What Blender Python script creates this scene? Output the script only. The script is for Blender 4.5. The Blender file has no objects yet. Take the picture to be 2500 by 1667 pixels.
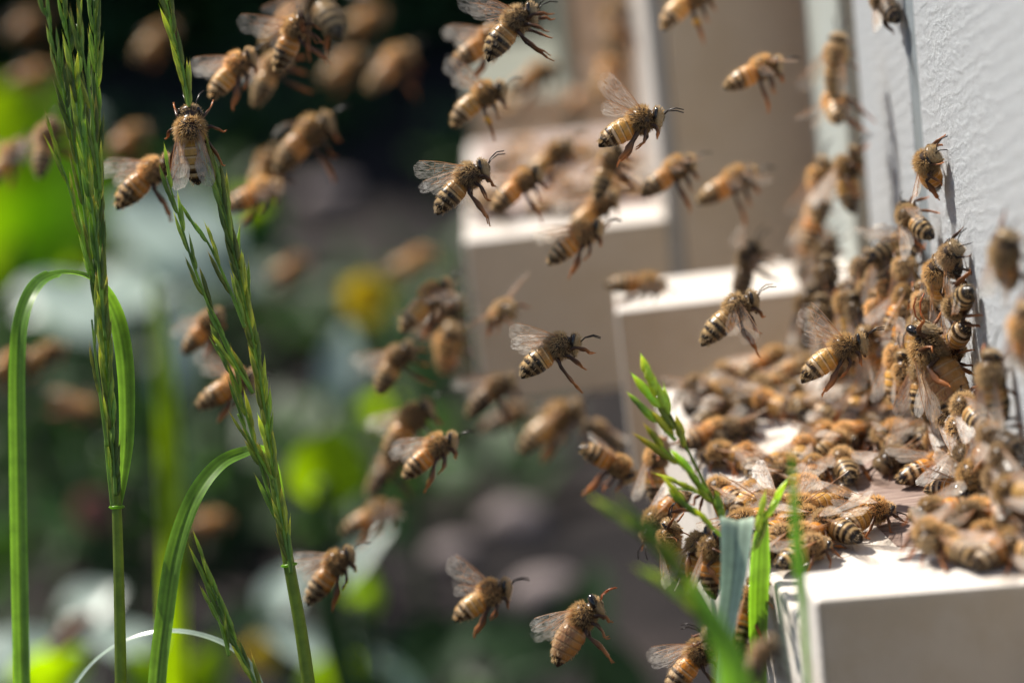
import bpy, math, random
from mathutils import Vector, Matrix, noise
random.seed(7)
R = math.radians
SC = bpy.context.scene
# one unit is one centimetre: the bees are 1.3 units long, the frame is 18 units wide at the focus distance
SC.unit_settings.system = 'METRIC'; SC.unit_settings.scale_length = 0.01
# ------------------------------------------------------------------ camera
PITCH, ROLL, FOCAL = R(15), R(6.5), 100.0
FWD = Vector((0, math.cos(PITCH), -math.sin(PITCH)))
_u = Vector((0, math.sin(PITCH), math.cos(PITCH))); _x = Vector((1, 0, 0))
CR = _x*math.cos(ROLL) - _u*math.sin(ROLL)
CU = _x*math.sin(ROLL) + _u*math.cos(ROLL)
cam = bpy.data.cameras.new('camera'); camo = bpy.data.objects.new('camera', cam)
SC.collection.objects.link(camo); SC.camera = camo
cam.lens = FOCAL; cam.sensor_width = 36; cam.clip_start = 1; cam.clip_end = 5000
camo.matrix_world = Matrix((( CR.x, CU.x, -FWD.x, 0), (CR.y, CU.y, -FWD.y, 0), (CR.z, CU.z, -FWD.z, 0), (0, 0, 0, 1)))
cam.dof.use_dof = True; cam.dof.focus_distance = 50.0
cam.dof.aperture_fstop = 0.085            # 1.2 cm wide aperture: f/8.5 of a 100 mm macro lens, in centimetre units
cam.dof.aperture_blades = 0
# ------------------------------------------------------------------ sky, sun, exposure
SUN = Vector((-0.47, 0.42, 0.78)).normalized()
w = bpy.data.worlds.new('World'); SC.world = w; w.use_nodes = True
nt = w.node_tree; bg = nt.nodes['Background']
sky = nt.nodes.new('ShaderNodeTexSky'); sky.sky_type = 'NISHITA'; sky.sun_disc = False
sky.sun_elevation = math.asin(SUN.z); sky.sun_rotation = math.atan2(SUN.x, SUN.y)
nt.links.new(sky.outputs[0], bg.inputs[0]); bg.inputs[1].default_value = 0.068
sl = bpy.data.lights.new('sun', 'SUN'); sl.energy = 5.0; sl.angle = R(0.5); sl.color = (1, 0.935, 0.84)
so = bpy.data.objects.new('sun', sl); SC.collection.objects.link(so)
so.rotation_euler = SUN.to_track_quat('Z', 'Y').to_euler(); so.location = SUN*400
SC.view_settings.view_transform = 'Standard'; SC.view_settings.look = 'None'
SC.view_settings.exposure = 0.86; SC.view_settings.gamma = 1
SC.cycles.transparent_max_bounces = 24; SC.cycles.max_bounces = 8

# ------------------------------------------------------------------ helpers
F = FOCAL/36*2500
def ray(px, py): return FWD + CR*((px-1250)/F) + CU*((833.5-py)/F)
def at(px, py, d): return ray(px, py)*d
def hit(px, py, p0, n):
    r = ray(px, py); return r*(p0.dot(n)/r.dot(n))
CT = -FWD    # towards the camera
def link(o): SC.collection.objects.link(o); return o
def mesh(name, V, Fc, mats, mi=None, col=None, smooth=True):
    me = bpy.data.meshes.new(name); me.from_pydata([tuple(v) for v in V], [], Fc)
    for m in mats: me.materials.append(m)
    if mi: me.polygons.foreach_set('material_index', mi)
    if smooth: me.polygons.foreach_set('use_smooth', [True]*len(me.polygons))
    if col:
        a = me.color_attributes.new('Col', 'FLOAT_COLOR', 'POINT')
        a.data.foreach_set('color', [c for q in col for c in (q[0], q[1], q[2], 1)])
    me.update(); return me
def obj(name, me, parent=None, lk=True):
    o = bpy.data.objects.new(name, me)
    if lk: link(o)
    if parent: o.parent = parent
    return o
def tag(o, label=None, cat=None, group=None, kind=None):
    if label: o['label'] = label
    if cat: o['category'] = cat
    if group: o['group'] = group
    if kind: o['kind'] = kind
    return o
def empty(name, loc=(0, 0, 0), lk=True):
    o = bpy.data.objects.new(name, None); o.location = loc; o.empty_display_size = .3
    return link(o) if lk else o
class MB:
    """collects shapes into one mesh: verts, faces, material index, vertex colour"""
    def __init__(s): s.V = []; s.F = []; s.M = []; s.C = []
    def add(s, V, Fc, m=0, c=(1, 1, 1)):
        b = len(s.V); s.V += V; s.F += [tuple(i+b for i in f) for f in Fc]; s.M += [m]*len(Fc)
        s.C += c if isinstance(c, list) else [c]*len(V)
    def tube(s, P, rad, n=7, m=0, c=(1, 1, 1), flat=None, cols=None):
        P = [Vector(p) for p in P]; V = []; C = []; prev = None
        for i, p in enumerate(P):
            t = (P[min(i+1, len(P)-1)] - P[max(i-1, 0)]).normalized()
            if prev is None:
                a = t.cross(Vector((0, 0, 1)) if abs(t.z) < .9 else Vector((0, 1, 0))).normalized()
            else: a = (prev - t*prev.dot(t)).normalized()
            prev = a; b = t.cross(a); r = rad[i]; fl = flat[i] if flat else 1
            for k in range(n):
                an = 2*math.pi*k/n; V.append(p + a*(math.cos(an)*r*fl) + b*(math.sin(an)*r)); C.append(cols[i] if cols else c)
        Fc = [(i*n+k, i*n+(k+1) % n, (i+1)*n+(k+1) % n, (i+1)*n+k) for i in range(len(P)-1) for k in range(n)]
        Fc += [tuple(reversed(range(n))), tuple((len(P)-1)*n+k for k in range(n))]
        s.add(V, Fc, m, C)
    def ell(s, c0, r, m=0, c=(1, 1, 1), nu=14, nv=10, rot=None):
        V = []; c0 = Vector(c0)
        for j in range(nv+1):
            th = math.pi*j/nv
            for i in range(nu):
                ph = 2*math.pi*i/nu
                v = Vector((r[0]*math.sin(th)*math.cos(ph), r[1]*math.sin(th)*math.sin(ph), r[2]*math.cos(th)))
                if rot: v = rot @ v
                V.append(c0+v)
        s.add(V, [(j*nu+i, (j+1)*nu+i, (j+1)*nu+(i+1) % nu, j*nu+(i+1) % nu) for j in range(nv) for i in range(nu)], m, c)
    def build(s, name, mats, parent=None, smooth=True, lk=True):
        return obj(name, mesh(name, s.V, s.F, mats, s.M, s.C, smooth), parent, lk)
def smooth_path(P, n=8):
    P = [Vector(p) for p in P]; out = []
    for i in range(len(P)-1):
        a, b, c, d = P[max(i-1, 0)], P[i], P[i+1], P[min(i+2, len(P)-1)]
        for k in range(n):
            t = k/n
            out.append(.5*((2*b) + (c-a)*t + (2*a-5*b+4*c-d)*t*t + (3*b-a-3*c+d)*t**3))
    out.append(P[-1]); return out

# ------------------------------------------------------------------ materials
def mat(name):
    m = bpy.data.materials.new(name); m.use_nodes = True; n = m.node_tree
    for x in list(n.nodes): n.nodes.remove(x)
    return m, n, n.nodes.new('ShaderNodeOutputMaterial')
def N(n, t, **k):
    x = n.nodes.new(t)
    for a, b in k.items(): setattr(x, a, b)
    return x
def pr(n, base=None, rough=.5, spec=.5):
    p = n.nodes.new('ShaderNodeBsdfPrincipled'); p.inputs['Roughness'].default_value = rough
    p.inputs['Specular IOR Level'].default_value = spec
    if base: p.inputs['Base Color'].default_value = (*base, 1)
    return p
def noise_ramp(n, stops, scale, detail=6, rough=.6, vec=None, coord='Object', stretch=None):
    tc = N(n, 'ShaderNodeTexCoord'); mp = N(n, 'ShaderNodeMapping'); no = N(n, 'ShaderNodeTexNoise'); cr = N(n, 'ShaderNodeValToRGB')
    n.links.new(tc.outputs[coord], mp.inputs[0]); n.links.new(mp.outputs[0], no.inputs[0])
    if stretch: mp.inputs['Scale'].default_value = stretch
    no.inputs['Scale'].default_value = scale; no.inputs['Detail'].default_value = detail; no.inputs['Roughness'].default_value = rough
    n.links.new(no.outputs[0], cr.inputs[0]); e = cr.color_ramp.elements
    e[0].position, e[0].color = stops[0][0], (*stops[0][1], 1); e[1].position, e[1].color = stops[-1][0], (*stops[-1][1], 1)
    for p, c in stops[1:-1]: k = e.new(p); k.color = (*c, 1)
    return no, cr
def bump(n, src, strength, dist, p):
    b = N(n, 'ShaderNodeBump'); b.inputs['Strength'].default_value = strength; b.inputs['Distance'].default_value = dist
    n.links.new(src, b.inputs['Height']); n.links.new(b.outputs[0], p.inputs['Normal']); return b

def m_bee():
    m, n, o = mat('bee chitin'); p = pr(n, rough=.32, spec=.45)
    a = N(n, 'ShaderNodeAttribute', attribute_name='Col'); oi = N(n, 'ShaderNodeObjectInfo')
    hs = N(n, 'ShaderNodeHueSaturation'); mr = N(n, 'ShaderNodeMapRange'); mr.inputs[3].default_value = .75; mr.inputs[4].default_value = 1.25
    n.links.new(oi.outputs['Random'], mr.inputs[0]); n.links.new(mr.outputs[0], hs.inputs['Value']); n.links.new(a.outputs[0], hs.inputs['Color'])
    no, cr = noise_ramp(n, [(.3, (.82,)*3), (.7, (1.12,)*3)], 26)
    mx = N(n, 'ShaderNodeMix', data_type='RGBA', blend_type='MULTIPLY'); mx.inputs[0].default_value = 1
    n.links.new(hs.outputs[0], mx.inputs[6]); n.links.new(cr.outputs[0], mx.inputs[7]); n.links.new(mx.outputs[2], p.inputs['Base Color'])
    bump(n, no.outputs[0], .25, .01, p)
    t = N(n, 'ShaderNodeBsdfTranslucent'); ms = N(n, 'ShaderNodeMixShader'); ms.inputs[0].default_value = .27
    n.links.new(mx.outputs[2], t.inputs[0]); n.links.new(p.outputs[0], ms.inputs[1]); n.links.new(t.outputs[0], ms.inputs[2]); n.links.new(ms.outputs[0], o.inputs[0])
    return m
def m_hair():
    m, n, o = mat('bee hair'); a = N(n, 'ShaderNodeAttribute', attribute_name='Col')
    p = pr(n, rough=.45, spec=.4); t = N(n, 'ShaderNodeBsdfTranslucent'); ms = N(n, 'ShaderNodeMixShader'); ms.inputs[0].default_value = .42
    oi = N(n, 'ShaderNodeObjectInfo'); hs = N(n, 'ShaderNodeHueSaturation'); mr = N(n, 'ShaderNodeMapRange'); mr.inputs[3].default_value = .68; mr.inputs[4].default_value = 1.3
    n.links.new(oi.outputs['Random'], mr.inputs[0]); n.links.new(mr.outputs[0], hs.inputs['Value']); n.links.new(a.outputs[0], hs.inputs['Color'])
    n.links.new(hs.outputs[0], p.inputs['Base Color']); n.links.new(hs.outputs[0], t.inputs[0])
    n.links.new(p.outputs[0], ms.inputs[1]); n.links.new(t.outputs[0], ms.inputs[2]); n.links.new(ms.outputs[0], o.inputs[0]); return m
def m_plain(name, c, rough, spec=.5, noise_amt=.25, sc=8, trans=0, bmp=0, tcol=None):
    m, n, o = mat(name); p = pr(n, c, rough, spec)
    no, cr = noise_ramp(n, [(.3, tuple(x*(1-noise_amt) for x in c)), (.7, tuple(min(1, x*(1+noise_amt)) for x in c))], sc)
    n.links.new(cr.outputs[0], p.inputs['Base Color'])
    if bmp: bump(n, no.outputs[0], bmp, .05, p)
    if trans:
        t = N(n, 'ShaderNodeBsdfTranslucent'); t.inputs[0].default_value = (*(tcol or c), 1)
        ms = N(n, 'ShaderNodeMixShader'); ms.inputs[0].default_value = trans
        n.links.new(p.outputs[0], ms.inputs[1]); n.links.new(t.outputs[0], ms.inputs[2]); n.links.new(ms.outputs[0], o.inputs[0])
    else: n.links.new(p.outputs[0], o.inputs[0])
    return m
def m_wing(name, clear=.72, tint=(.75, .62, .5)):
    m, n, o = mat(name)
    tr = N(n, 'ShaderNodeBsdfTransparent'); tr.inputs[0].default_value = (.97, .94, .9, 1)
    p = pr(n, tint, .22, .8); tl = N(n, 'ShaderNodeBsdfTranslucent'); tl.inputs[0].default_value = (*tint, 1)
    m1 = N(n, 'ShaderNodeMixShader'); m1.inputs[0].default_value = .5; m2 = N(n, 'ShaderNodeMixShader')
    no, cr = noise_ramp(n, [(.35, (clear+.12,)*3), (.7, (clear-.16,)*3)], 7, stretch=(1, 7, 1))
    n.links.new(p.outputs[0], m1.inputs[1]); n.links.new(tl.outputs[0], m1.inputs[2])
    n.links.new(cr.outputs[0], m2.inputs[0]); n.links.new(m1.outputs[0], m2.inputs[1]); n.links.new(tr.outputs[0], m2.inputs[2])
    bump(n, no.outputs[0], .5, .02, p)
    n.links.new(m2.outputs[0], o.inputs[0]); return m
def m_leaf(name, c, tc, rough=.4, trans=.45, spec=.5, stripes=0, sheen=0):
    m, n, o = mat(name); a = N(n, 'ShaderNodeAttribute', attribute_name='Col')
    p = pr(n, c, rough, spec); no, cr = noise_ramp(n, [(.3, (.75,)*3), (.7, (1.2,)*3)], 3)
    def mul(c1, c2src):
        mx = N(n, 'ShaderNodeMix', data_type='RGBA', blend_type='MULTIPLY'); mx.inputs[0].default_value = 1
        if isinstance(c1, tuple): mx.inputs[6].default_value = (*c1, 1)
        else: n.links.new(c1, mx.inputs[6])
        n.links.new(c2src, mx.inputs[7]); return mx.outputs[2]
    v = mul(a.outputs[0], cr.outputs[0]); b = mul(c, v); tt = mul(tc, v)
    n.links.new(b, p.inputs['Base Color'])
    t = N(n, 'ShaderNodeBsdfTranslucent'); n.links.new(tt, t.inputs[0])
    ms = N(n, 'ShaderNodeMixShader'); ms.inputs[0].default_value = trans
    n.links.new(p.outputs[0], ms.inputs[1]); n.links.new(t.outputs[0], ms.inputs[2]); n.links.new(ms.outputs[0], o.inputs[0]); return m
def m_paint(name, c, worn=None, bsc=3.2, bd=.12, bmp=.3, stroke=(1, 1, 1), sc=1.2, rough=.55, dirt=.12):
    m, n, o = mat(name); p = pr(n, c, rough, .4)
    no, cr = noise_ramp(n, [(.25, tuple(x*(1-dirt) for x in c)), (.42, tuple(x*k for x, k in zip(c, (.94, .91, .86)))), (.55, c), (.8, tuple(min(1, x*1.05) for x in c))], sc, 9, .7)
    # brushed paint: stretched, warped fine noise
    tc = N(n, 'ShaderNodeTexCoord'); mp = N(n, 'ShaderNodeMapping'); mp.inputs['Scale'].default_value = stroke
    n2 = N(n, 'ShaderNodeTexNoise'); n2.inputs['Scale'].default_value = bsc; n2.inputs['Detail'].default_value = 8; n2.inputs['Roughness'].default_value = .68; n2.inputs['Distortion'].default_value = 1.3
    n.links.new(tc.outputs['Object'], mp.inputs[0]); n.links.new(mp.outputs[0], n2.inputs[0])
    bump(n, n2.outputs[0], bmp, bd, p)
    # small specks of dirt and propolis
    vo = N(n, 'ShaderNodeTexVoronoi'); vo.inputs['Scale'].default_value = 1.1; n.links.new(tc.outputs['Object'], vo.inputs[0])
    lt = N(n, 'ShaderNodeMath', operation='LESS_THAN'); lt.inputs[1].default_value = .05; n.links.new(vo.outputs[0], lt.inputs[0])
    mx = N(n, 'ShaderNodeMix', data_type='RGBA'); mx.inputs[7].default_value = (.30, .15, .08, 1)
    mm = N(n, 'ShaderNodeMath', operation='MULTIPLY'); mm.inputs[1].default_value = .55; n.links.new(lt.outputs[0], mm.inputs[0])
    n.links.new(mm.outputs[0], mx.inputs[0]); n.links.new(cr.outputs[0], mx.inputs[6]); n.links.new(mx.outputs[2], p.inputs['Base Color'])
    n.links.new(p.outputs[0], o.inputs[0]); return m, n, p, mx
def m_wall():
    m, n, o = mat('brushed blue grey wall paint'); p = pr(n, rough=.30, spec=.5); tc = N(n, 'ShaderNodeTexCoord')
    mp = N(n, 'ShaderNodeMapping'); mp.inputs['Scale'].default_value = (1, .55, 1.0); mp.inputs['Rotation'].default_value = (R(28), 0, 0)
    wv = N(n, 'ShaderNodeTexWave'); wv.wave_type = 'BANDS'; wv.bands_direction = 'Z'
    for k, v in (('Scale', 1.1), ('Distortion', 9), ('Detail', 5), ('Detail Scale', 1.3), ('Detail Roughness', .75)): wv.inputs[k].default_value = v
    n.links.new(tc.outputs['Object'], mp.inputs[0]); n.links.new(mp.outputs[0], wv.inputs[0])
    fn = N(n, 'ShaderNodeTexNoise'); fn.inputs['Scale'].default_value = 15; fn.inputs['Detail'].default_value = 7; fn.inputs['Roughness'].default_value = .75; n.links.new(mp.outputs[0], fn.inputs[0])
    ad = N(n, 'ShaderNodeMath', operation='ADD'); m1 = N(n, 'ShaderNodeMath', operation='MULTIPLY'); m1.inputs[1].default_value = .22
    pw = N(n, 'ShaderNodeMath', operation='POWER'); pw.inputs[1].default_value = 3; n.links.new(wv.outputs[1], pw.inputs[0])
    n.links.new(pw.outputs[0], m1.inputs[0]); n.links.new(m1.outputs[0], ad.inputs[0]); n.links.new(fn.outputs[0], ad.inputs[1])
    bump(n, ad.outputs[0], .7, .13, p)
    cr = N(n, 'ShaderNodeValToRGB'); e = cr.color_ramp.elements; e[0].position = .30; e[0].color = (.36, .385, .405, 1); e[1].position = .57; e[1].color = (.54, .57, .595, 1)
    n.links.new(fn.outputs[0], cr.inputs[0]); n.links.new(cr.outputs[0], p.inputs['Base Color']); n.links.new(p.outputs[0], o.inputs[0]); return m
BEE, HAIR = m_bee(), m_hair()
EYE = m_plain('bee eye', (.012, .009, .008), .16, .6, .3, 20)
VEIN = m_plain('wing vein', (.40, .26, .16), .4, .5, .3, 9, trans=.5, tcol=(.8, .52, .28))
WINGF, WINGR = m_wing('wing membrane in flight', .92, (.95, .9, .84)), m_wing('wing membrane at rest', .72, (1.0, .93, .84))
POLLEN = m_plain('pollen', (.75, .36, .05), .7, .3, .3, 30, bmp=.6)
GRASS = m_leaf('grass blade', (.12, .26, .035), (.30, .60, .03), .32, .5)
SEED = m_leaf('grass spikelet', (.20, .33, .07), (.50, .72, .08), .35, .42)
GLAUC = m_leaf('bluish grass blade', (.31, .39, .31), (.25, .45, .2), .28, .2, .8)
LIME = m_leaf('sunlit broad leaf', (.16, .34, .01), (.62, .98, .0), .5, .8)
PALE = m_leaf('pale glossy leaf', (.40, .50, .43), (.26, .45, .25), .4, .25, .7)
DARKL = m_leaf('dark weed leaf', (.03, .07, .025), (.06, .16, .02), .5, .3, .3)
YEL = m_leaf('yellow petal', (.8, .62, .02), (.9, .7, .02), .5, .4)
PINK = m_leaf('pink petal', (.35, .15, .14), (.3, .12, .1), .5, .4)
# ------------------------------------------------------------------ ground, added hedge, hives
ZN = -16.75                      # floor of the nearest landing board, lower than its rim
GZ, ZB = -45.0, -15.9            # ground level and the height of the landing boards, camera at 0
def ground():
    n = 90; V = []
    for j in range(n+1):
        for i in range(n+1):
            u, v = (i/n*2-1), (j/n*2-1); x = u*abs(u)*1500; y = 120+v*abs(v)*1900
            V.append(Vector((x, y, GZ + 2.2*noise.noise(Vector((x*.03, y*.03, 0))) + .8*noise.noise(Vector((x*.12, y*.12, 4))))))
    m, nn, o = mat('dark garden soil'); p = pr(nn, rough=.95, spec=.15)
    no, cr = noise_ramp(nn, [(.3, (.008, .007, .008)), (.5, (.020, .017, .017)), (.75, (.06, .046, .043))], .09, 10, .65)
    nn.links.new(cr.outputs[0], p.inputs['Base Color']); bump(nn, no.outputs[0], 1, 2, p); nn.links.new(p.outputs[0], o.inputs[0])
    g = obj('ground', mesh('ground', V, [(j*(n+1)+i, j*(n+1)+i+1, (j+1)*(n+1)+i+1, (j+1)*(n+1)+i) for j in range(n) for i in range(n)], [m])); tag(g, kind='structure')
ground()
def leaf_geo(mb, base, d, nrm, L, W, m=0, col=(1, 1, 1), fold=.15, droop=.2, nl=7, shape=1.0):
    """one leaf blade: base point, direction, facing normal"""
    d = d.normalized(); s = d.cross(nrm).normalized(); nrm = s.cross(d); V = []
    for i in range(nl+1):
        t = i/nl; wd = W*.5*(math.sin(math.pi*min(1, t**(.75*shape)))**.75 if 0 < t < 1 else .02)
        c = base + d*(L*t) - nrm*(droop*L*t*t)
        for q in (-1, -.5, 0, .5, 1):
            V.append(c + s*(wd*q) + nrm*(fold*wd*abs(q)) + nrm*(.02*L*math.sin(7*t+q*2)))
    mb.add(V, [(i*5+k, i*5+k+1, (i+1)*5+k+1, (i+1)*5+k) for i in range(nl) for k in range(4)], m, col)
def rnd_dir(up=.4):
    a = random.uniform(0, 2*math.pi); return Vector((math.cos(a), math.sin(a), random.uniform(0, up)*2)).normalized()
def shade_hedge():  # tall hedge added to cast shade on the far soil
    mb = MB()
    for _ in range(9000):
        x = random.uniform(-230, 170); z = GZ + random.uniform(0, 190)*random.random()**.25
        y = 300 + 26*noise.noise(Vector((x*.02, z*.02, 1))) + random.uniform(-4, 34)
        L = random.uniform(6, 13); c = random.uniform(.5, 1.3)
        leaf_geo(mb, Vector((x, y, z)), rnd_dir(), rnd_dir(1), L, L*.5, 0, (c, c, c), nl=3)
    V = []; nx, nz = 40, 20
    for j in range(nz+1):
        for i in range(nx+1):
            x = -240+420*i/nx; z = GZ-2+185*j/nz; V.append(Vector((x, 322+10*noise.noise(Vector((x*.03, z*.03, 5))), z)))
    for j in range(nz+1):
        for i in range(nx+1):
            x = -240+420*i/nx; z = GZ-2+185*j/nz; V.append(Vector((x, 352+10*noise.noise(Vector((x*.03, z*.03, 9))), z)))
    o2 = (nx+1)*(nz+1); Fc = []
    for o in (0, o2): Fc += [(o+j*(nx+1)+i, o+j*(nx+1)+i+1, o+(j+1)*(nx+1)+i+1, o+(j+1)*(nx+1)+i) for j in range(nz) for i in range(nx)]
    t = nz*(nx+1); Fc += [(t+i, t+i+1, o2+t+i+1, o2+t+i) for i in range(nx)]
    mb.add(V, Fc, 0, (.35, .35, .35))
    tag(mb.build('shade_hedge', [DARKL]), kind='stuff')
shade_hedge()
WHITE, _, _, _ = m_paint('cream white board paint', (.63, .585, .54), bmp=.3, stroke=(1.5, .25, .4), sc=.8)
GREY = m_wall()
SHADE_BEIGE, _, _, _ = m_paint('side paint with warm shade', (.66, .505, .355), bmp=.25, sc=.6)  # white boards' shaded sides: the warm shade tone is put into this colour
SHADE_GREY, _, _, _ = m_paint('green grey shaded paint', (.17, .18, .15), bmp=.3, sc=.4)  # shade on the farthest hive, painted as a darker colour
CREAM, _, _, _ = m_paint('cream wall paint', (.45, .42, .39), bmp=.3, sc=.4)
SEAM, _, _, _ = m_paint('blue grey seam', (.20, .23, .25), bmp=.3, sc=.4)
PALEG, _, _, _ = m_paint('pale green grey paint', (.36, .39, .37), bmp=.3, stroke=(1, .6, .3), sc=.4)
def m_wood():
    m, n, o = mat('worn bare wood'); p = pr(n, rough=.7, spec=.3)
    no, cr = noise_ramp(n, [(.3, (.09, .06, .05)), (.5, (.30, .215, .18)), (.72, (.50, .39, .33))], 2.2, 9, .7, stretch=(.35, 5, 1))
    n.links.new(cr.outputs[0], p.inputs['Base Color']); bump(n, no.outputs[0], .9, .06, p); n.links.new(p.outputs[0], o.inputs[0]); return m
WOOD = m_wood()
def prism(name, pts, z0, z1, m, parent, bev=.07, mtop=None, mside=None):
    n = len(pts); V = [Vector((x, y, z0)) for x, y in pts] + [Vector((x, y, z1)) for x, y in pts]
    a = sum(pts[i][0]*pts[(i+1) % n][1]-pts[(i+1) % n][0]*pts[i][1] for i in range(n))
    if a < 0: V = V[:n][::-1]+V[n:][::-1]
    Fc = [(i, (i+1) % n, n+(i+1) % n, n+i) for i in range(n)] + [tuple(reversed(range(n))), tuple(range(n, 2*n))]
    me = mesh(name, V, Fc, [m] + ([mtop] if mtop else []), [0]*(n+1)+[1 if mtop else 0], smooth=False)
    if mside:
        me.materials.append(mside)
        for p in me.polygons:
            if p.normal.y < -.9: p.material_index = 1  # camera-facing faces take the painted shade tone
    o = obj(name, me, parent)
    if bev:
        b = o.modifiers.new('edge', 'BEVEL'); b.width = bev; b.segments = 2; b.limit_method = 'ANGLE'
    return o
def rect(x0, x1, y0, y1): return [(x0, y0), (x1, y0), (x1, y1), (x0, y1)]
def hive(label, xw, y0, y1, board, zb0, wall, side, near=False, top=-3.0, bm=None):
    h = empty('bee_hive', ((xw+6), (y0+y1)/2, -21.0)); tag(h, label, 'beehive', 'white hives standing in a row')
    off = -h.location
    def P(name, pts, z0, z1, m, bev=.07):
        o = prism(name, pts, z0, z1, m, h, bev); o.location = off; return o
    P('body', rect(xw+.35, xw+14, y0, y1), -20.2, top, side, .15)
    P('roof', rect(xw-.1, xw+14.6, y0-.3, y1+.3), top+.004, top+1.6, wall, .2)
    if near:
        P('front_panel', rect(xw+.02, xw+.346, y0+.05, 51.9), -20.1, top-.02, wall, .06)
        P('front_panel', rect(xw+.0, xw+.346, 52.9, y1-.02), -20.1, top-.02, wall, .06)
        P('seam_strip', rect(xw+.03, xw+.3, 51.903, 52.897), -20.1, top-.03, SEAM, 0)
    else:
        P('front_panel', rect(xw, xw+.346, y0+.03, y1-.03), -20.1, top-.02, wall, .06)
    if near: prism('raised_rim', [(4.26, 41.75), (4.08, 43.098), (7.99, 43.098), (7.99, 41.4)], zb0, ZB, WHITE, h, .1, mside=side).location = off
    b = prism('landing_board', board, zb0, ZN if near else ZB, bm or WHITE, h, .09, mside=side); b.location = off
    return h
H1 = hive('nearest white hive, its grey brushed front wall and wide landing board covered in bees', 8.0, 36.5, 60.0,
     [(4.12, 43.1)] + [(lambda v: (v.x, v.y))(hit(*q, Vector((0, 0, ZN)), Vector((0, 0, 1)))) for q in ((1858, 1374), (1598, 955))] + [(7.99, 57.5), (7.99, 43.1)], -20.2, GREY, SHADE_BEIGE, near=True)
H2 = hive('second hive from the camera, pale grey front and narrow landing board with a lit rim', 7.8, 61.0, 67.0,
     [(2.36, 60.9), (2.5, 63.5), (7.79, 63.5), (7.79, 60.9)], -20.2, PALEG, SHADE_BEIGE)
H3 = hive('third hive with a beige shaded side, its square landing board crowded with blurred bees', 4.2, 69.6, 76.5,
     [(-.92, 69.5), (-.62, 82.2), (4.19, 82.2), (4.19, 69.5)], -20.2, CREAM, SHADE_BEIGE)
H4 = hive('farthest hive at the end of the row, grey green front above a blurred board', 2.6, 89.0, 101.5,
     [(-.5, 88.9), (-.3, 100.5), (2.59, 100.5), (2.59, 88.9)], -20.2, SHADE_GREY, SHADE_BEIGE, bm=SHADE_GREY)
# bare worn wood inlay on the near landing board, 3 mm above it
wv = [hit(*q, Vector((0, 0, ZN)), Vector((0, 0, 1))) for q in ((2190, 1335), (2120, 1265), (2060, 1120), (1990, 1010), (2060, 960), (2200, 985), (2330, 1080), (2470, 1215), (2440, 1330))]
o = prism('worn_wood', [(v.x, v.y) for v in wv], ZN+.002, ZN+.02, WOOD, H1, .01); o.location = -H1.location
tag(o, 'bare worn brown wood where the white paint has gone')
PATCH_BROWN = m_plain('thin brown patch', (.34, .27, .245), .7, .3, .35, 2.2, bmp=.5)  # thin brownish sheet over the third board behind its rim
o = prism('brown_patch', [(-.55, 71.3), (4.1, 71.0), (4.1, 81.9), (-.4, 81.9)], ZB+.002, ZB+.02, PATCH_BROWN, H3, .01); o.location = -H3.location
st = empty('hive_stand', (14, 70, GZ)); tag(st, 'timber trestle stand carrying the row of hives', 'stand')
for (x, y) in ((8.5, 40), (17.5, 40), (8.5, 68), (17.5, 68), (8.5, 99), (17.5, 99)):
    o = prism('leg', rect(x-1.5, x+1.5, y-1.5, y+1.5), GZ-1, -24.2, WOOD, st, .1); o.location = -st.location
for x in (8.5, 17.5):
    o = prism('beam', rect(x-1.6, x+1.6, 34, 106), -24.19, -20.22, WOOD, st, .1); o.location = -st.location

# ------------------------------------------------------------------ weeds, flowers and stones far behind
def weed(parts, label, cat='plant', name='weed', group=None):
    """parts: list of (px, py, depth, length, width, image angle, lean to camera, material, part name)"""
    p0 = at(parts[0][0], parts[0][1], parts[0][2]); root = Vector((p0.x, p0.y, GZ-.5))
    e = empty(name, root); tag(e, label, cat, group)
    for (px, py, d, L, W, ang, lean, m, pn) in parts:
        c = at(px, py, d); k = 1.0
        dr = (CR*math.cos(R(ang)) + CU*math.sin(R(ang)) + Vector((0, .15, 0))).normalized()
        nr = (CT*math.cos(R(lean)) + Vector((0, 0, 1))*math.sin(R(lean))).normalized()
        mb = MB(); base = c-dr*L/2
        leaf_geo(mb, base, dr, nr, L, W, 0, (1, 1, 1), nl=10, droop=.12)
        o = mb.build(pn, [m], e); o.location = -root
        ms = MB(); q = base; foot = Vector((root.x+(q.x-root.x)*.2, root.y+(q.y-root.y)*.2, GZ-.4))
        ms.tube(smooth_path([foot, foot.lerp(q, .5)+Vector((0, 0, 1.5)), q, q+dr*L*.2], 5), [.28]*16, 6)
        o = ms.build('stem', [DARKL], e); o.location = -root
    return e
weed([(70, 430, 136, 11, 7.6, 80, 10, LIME, 'leaf'), (190, 450, 138, 6, 4, 110, 10, LIME, 'leaf'), (30, 600, 136, 7, 5, 20, 20, LIME, 'leaf'), (190, 560, 140, 5, 3.6, 100, 10, LIME, 'leaf'), (0, 300, 142, 6, 4, 60, 10, LIME, 'leaf')],
     'large bright green backlit leaves at the left edge of the photo', group='background weeds')
weed([(420, 560, 132, 6.8, 5, 150, 60, PALE, 'leaf'), (330, 700, 130, 5, 3.6, 20, 60, PALE, 'leaf'), (520, 640, 134, 5.5, 3.4, -20, 55, PALE, 'leaf'), (640, 560, 136, 3.5, 2.5, 60, 20, DARKL, 'leaf'), (600, 520, 136, 3.2, 2.2, 10, 20, LIME, 'leaf')],
     'pale glossy leaves between the two tall grass stalks', group='background weeds')
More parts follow.
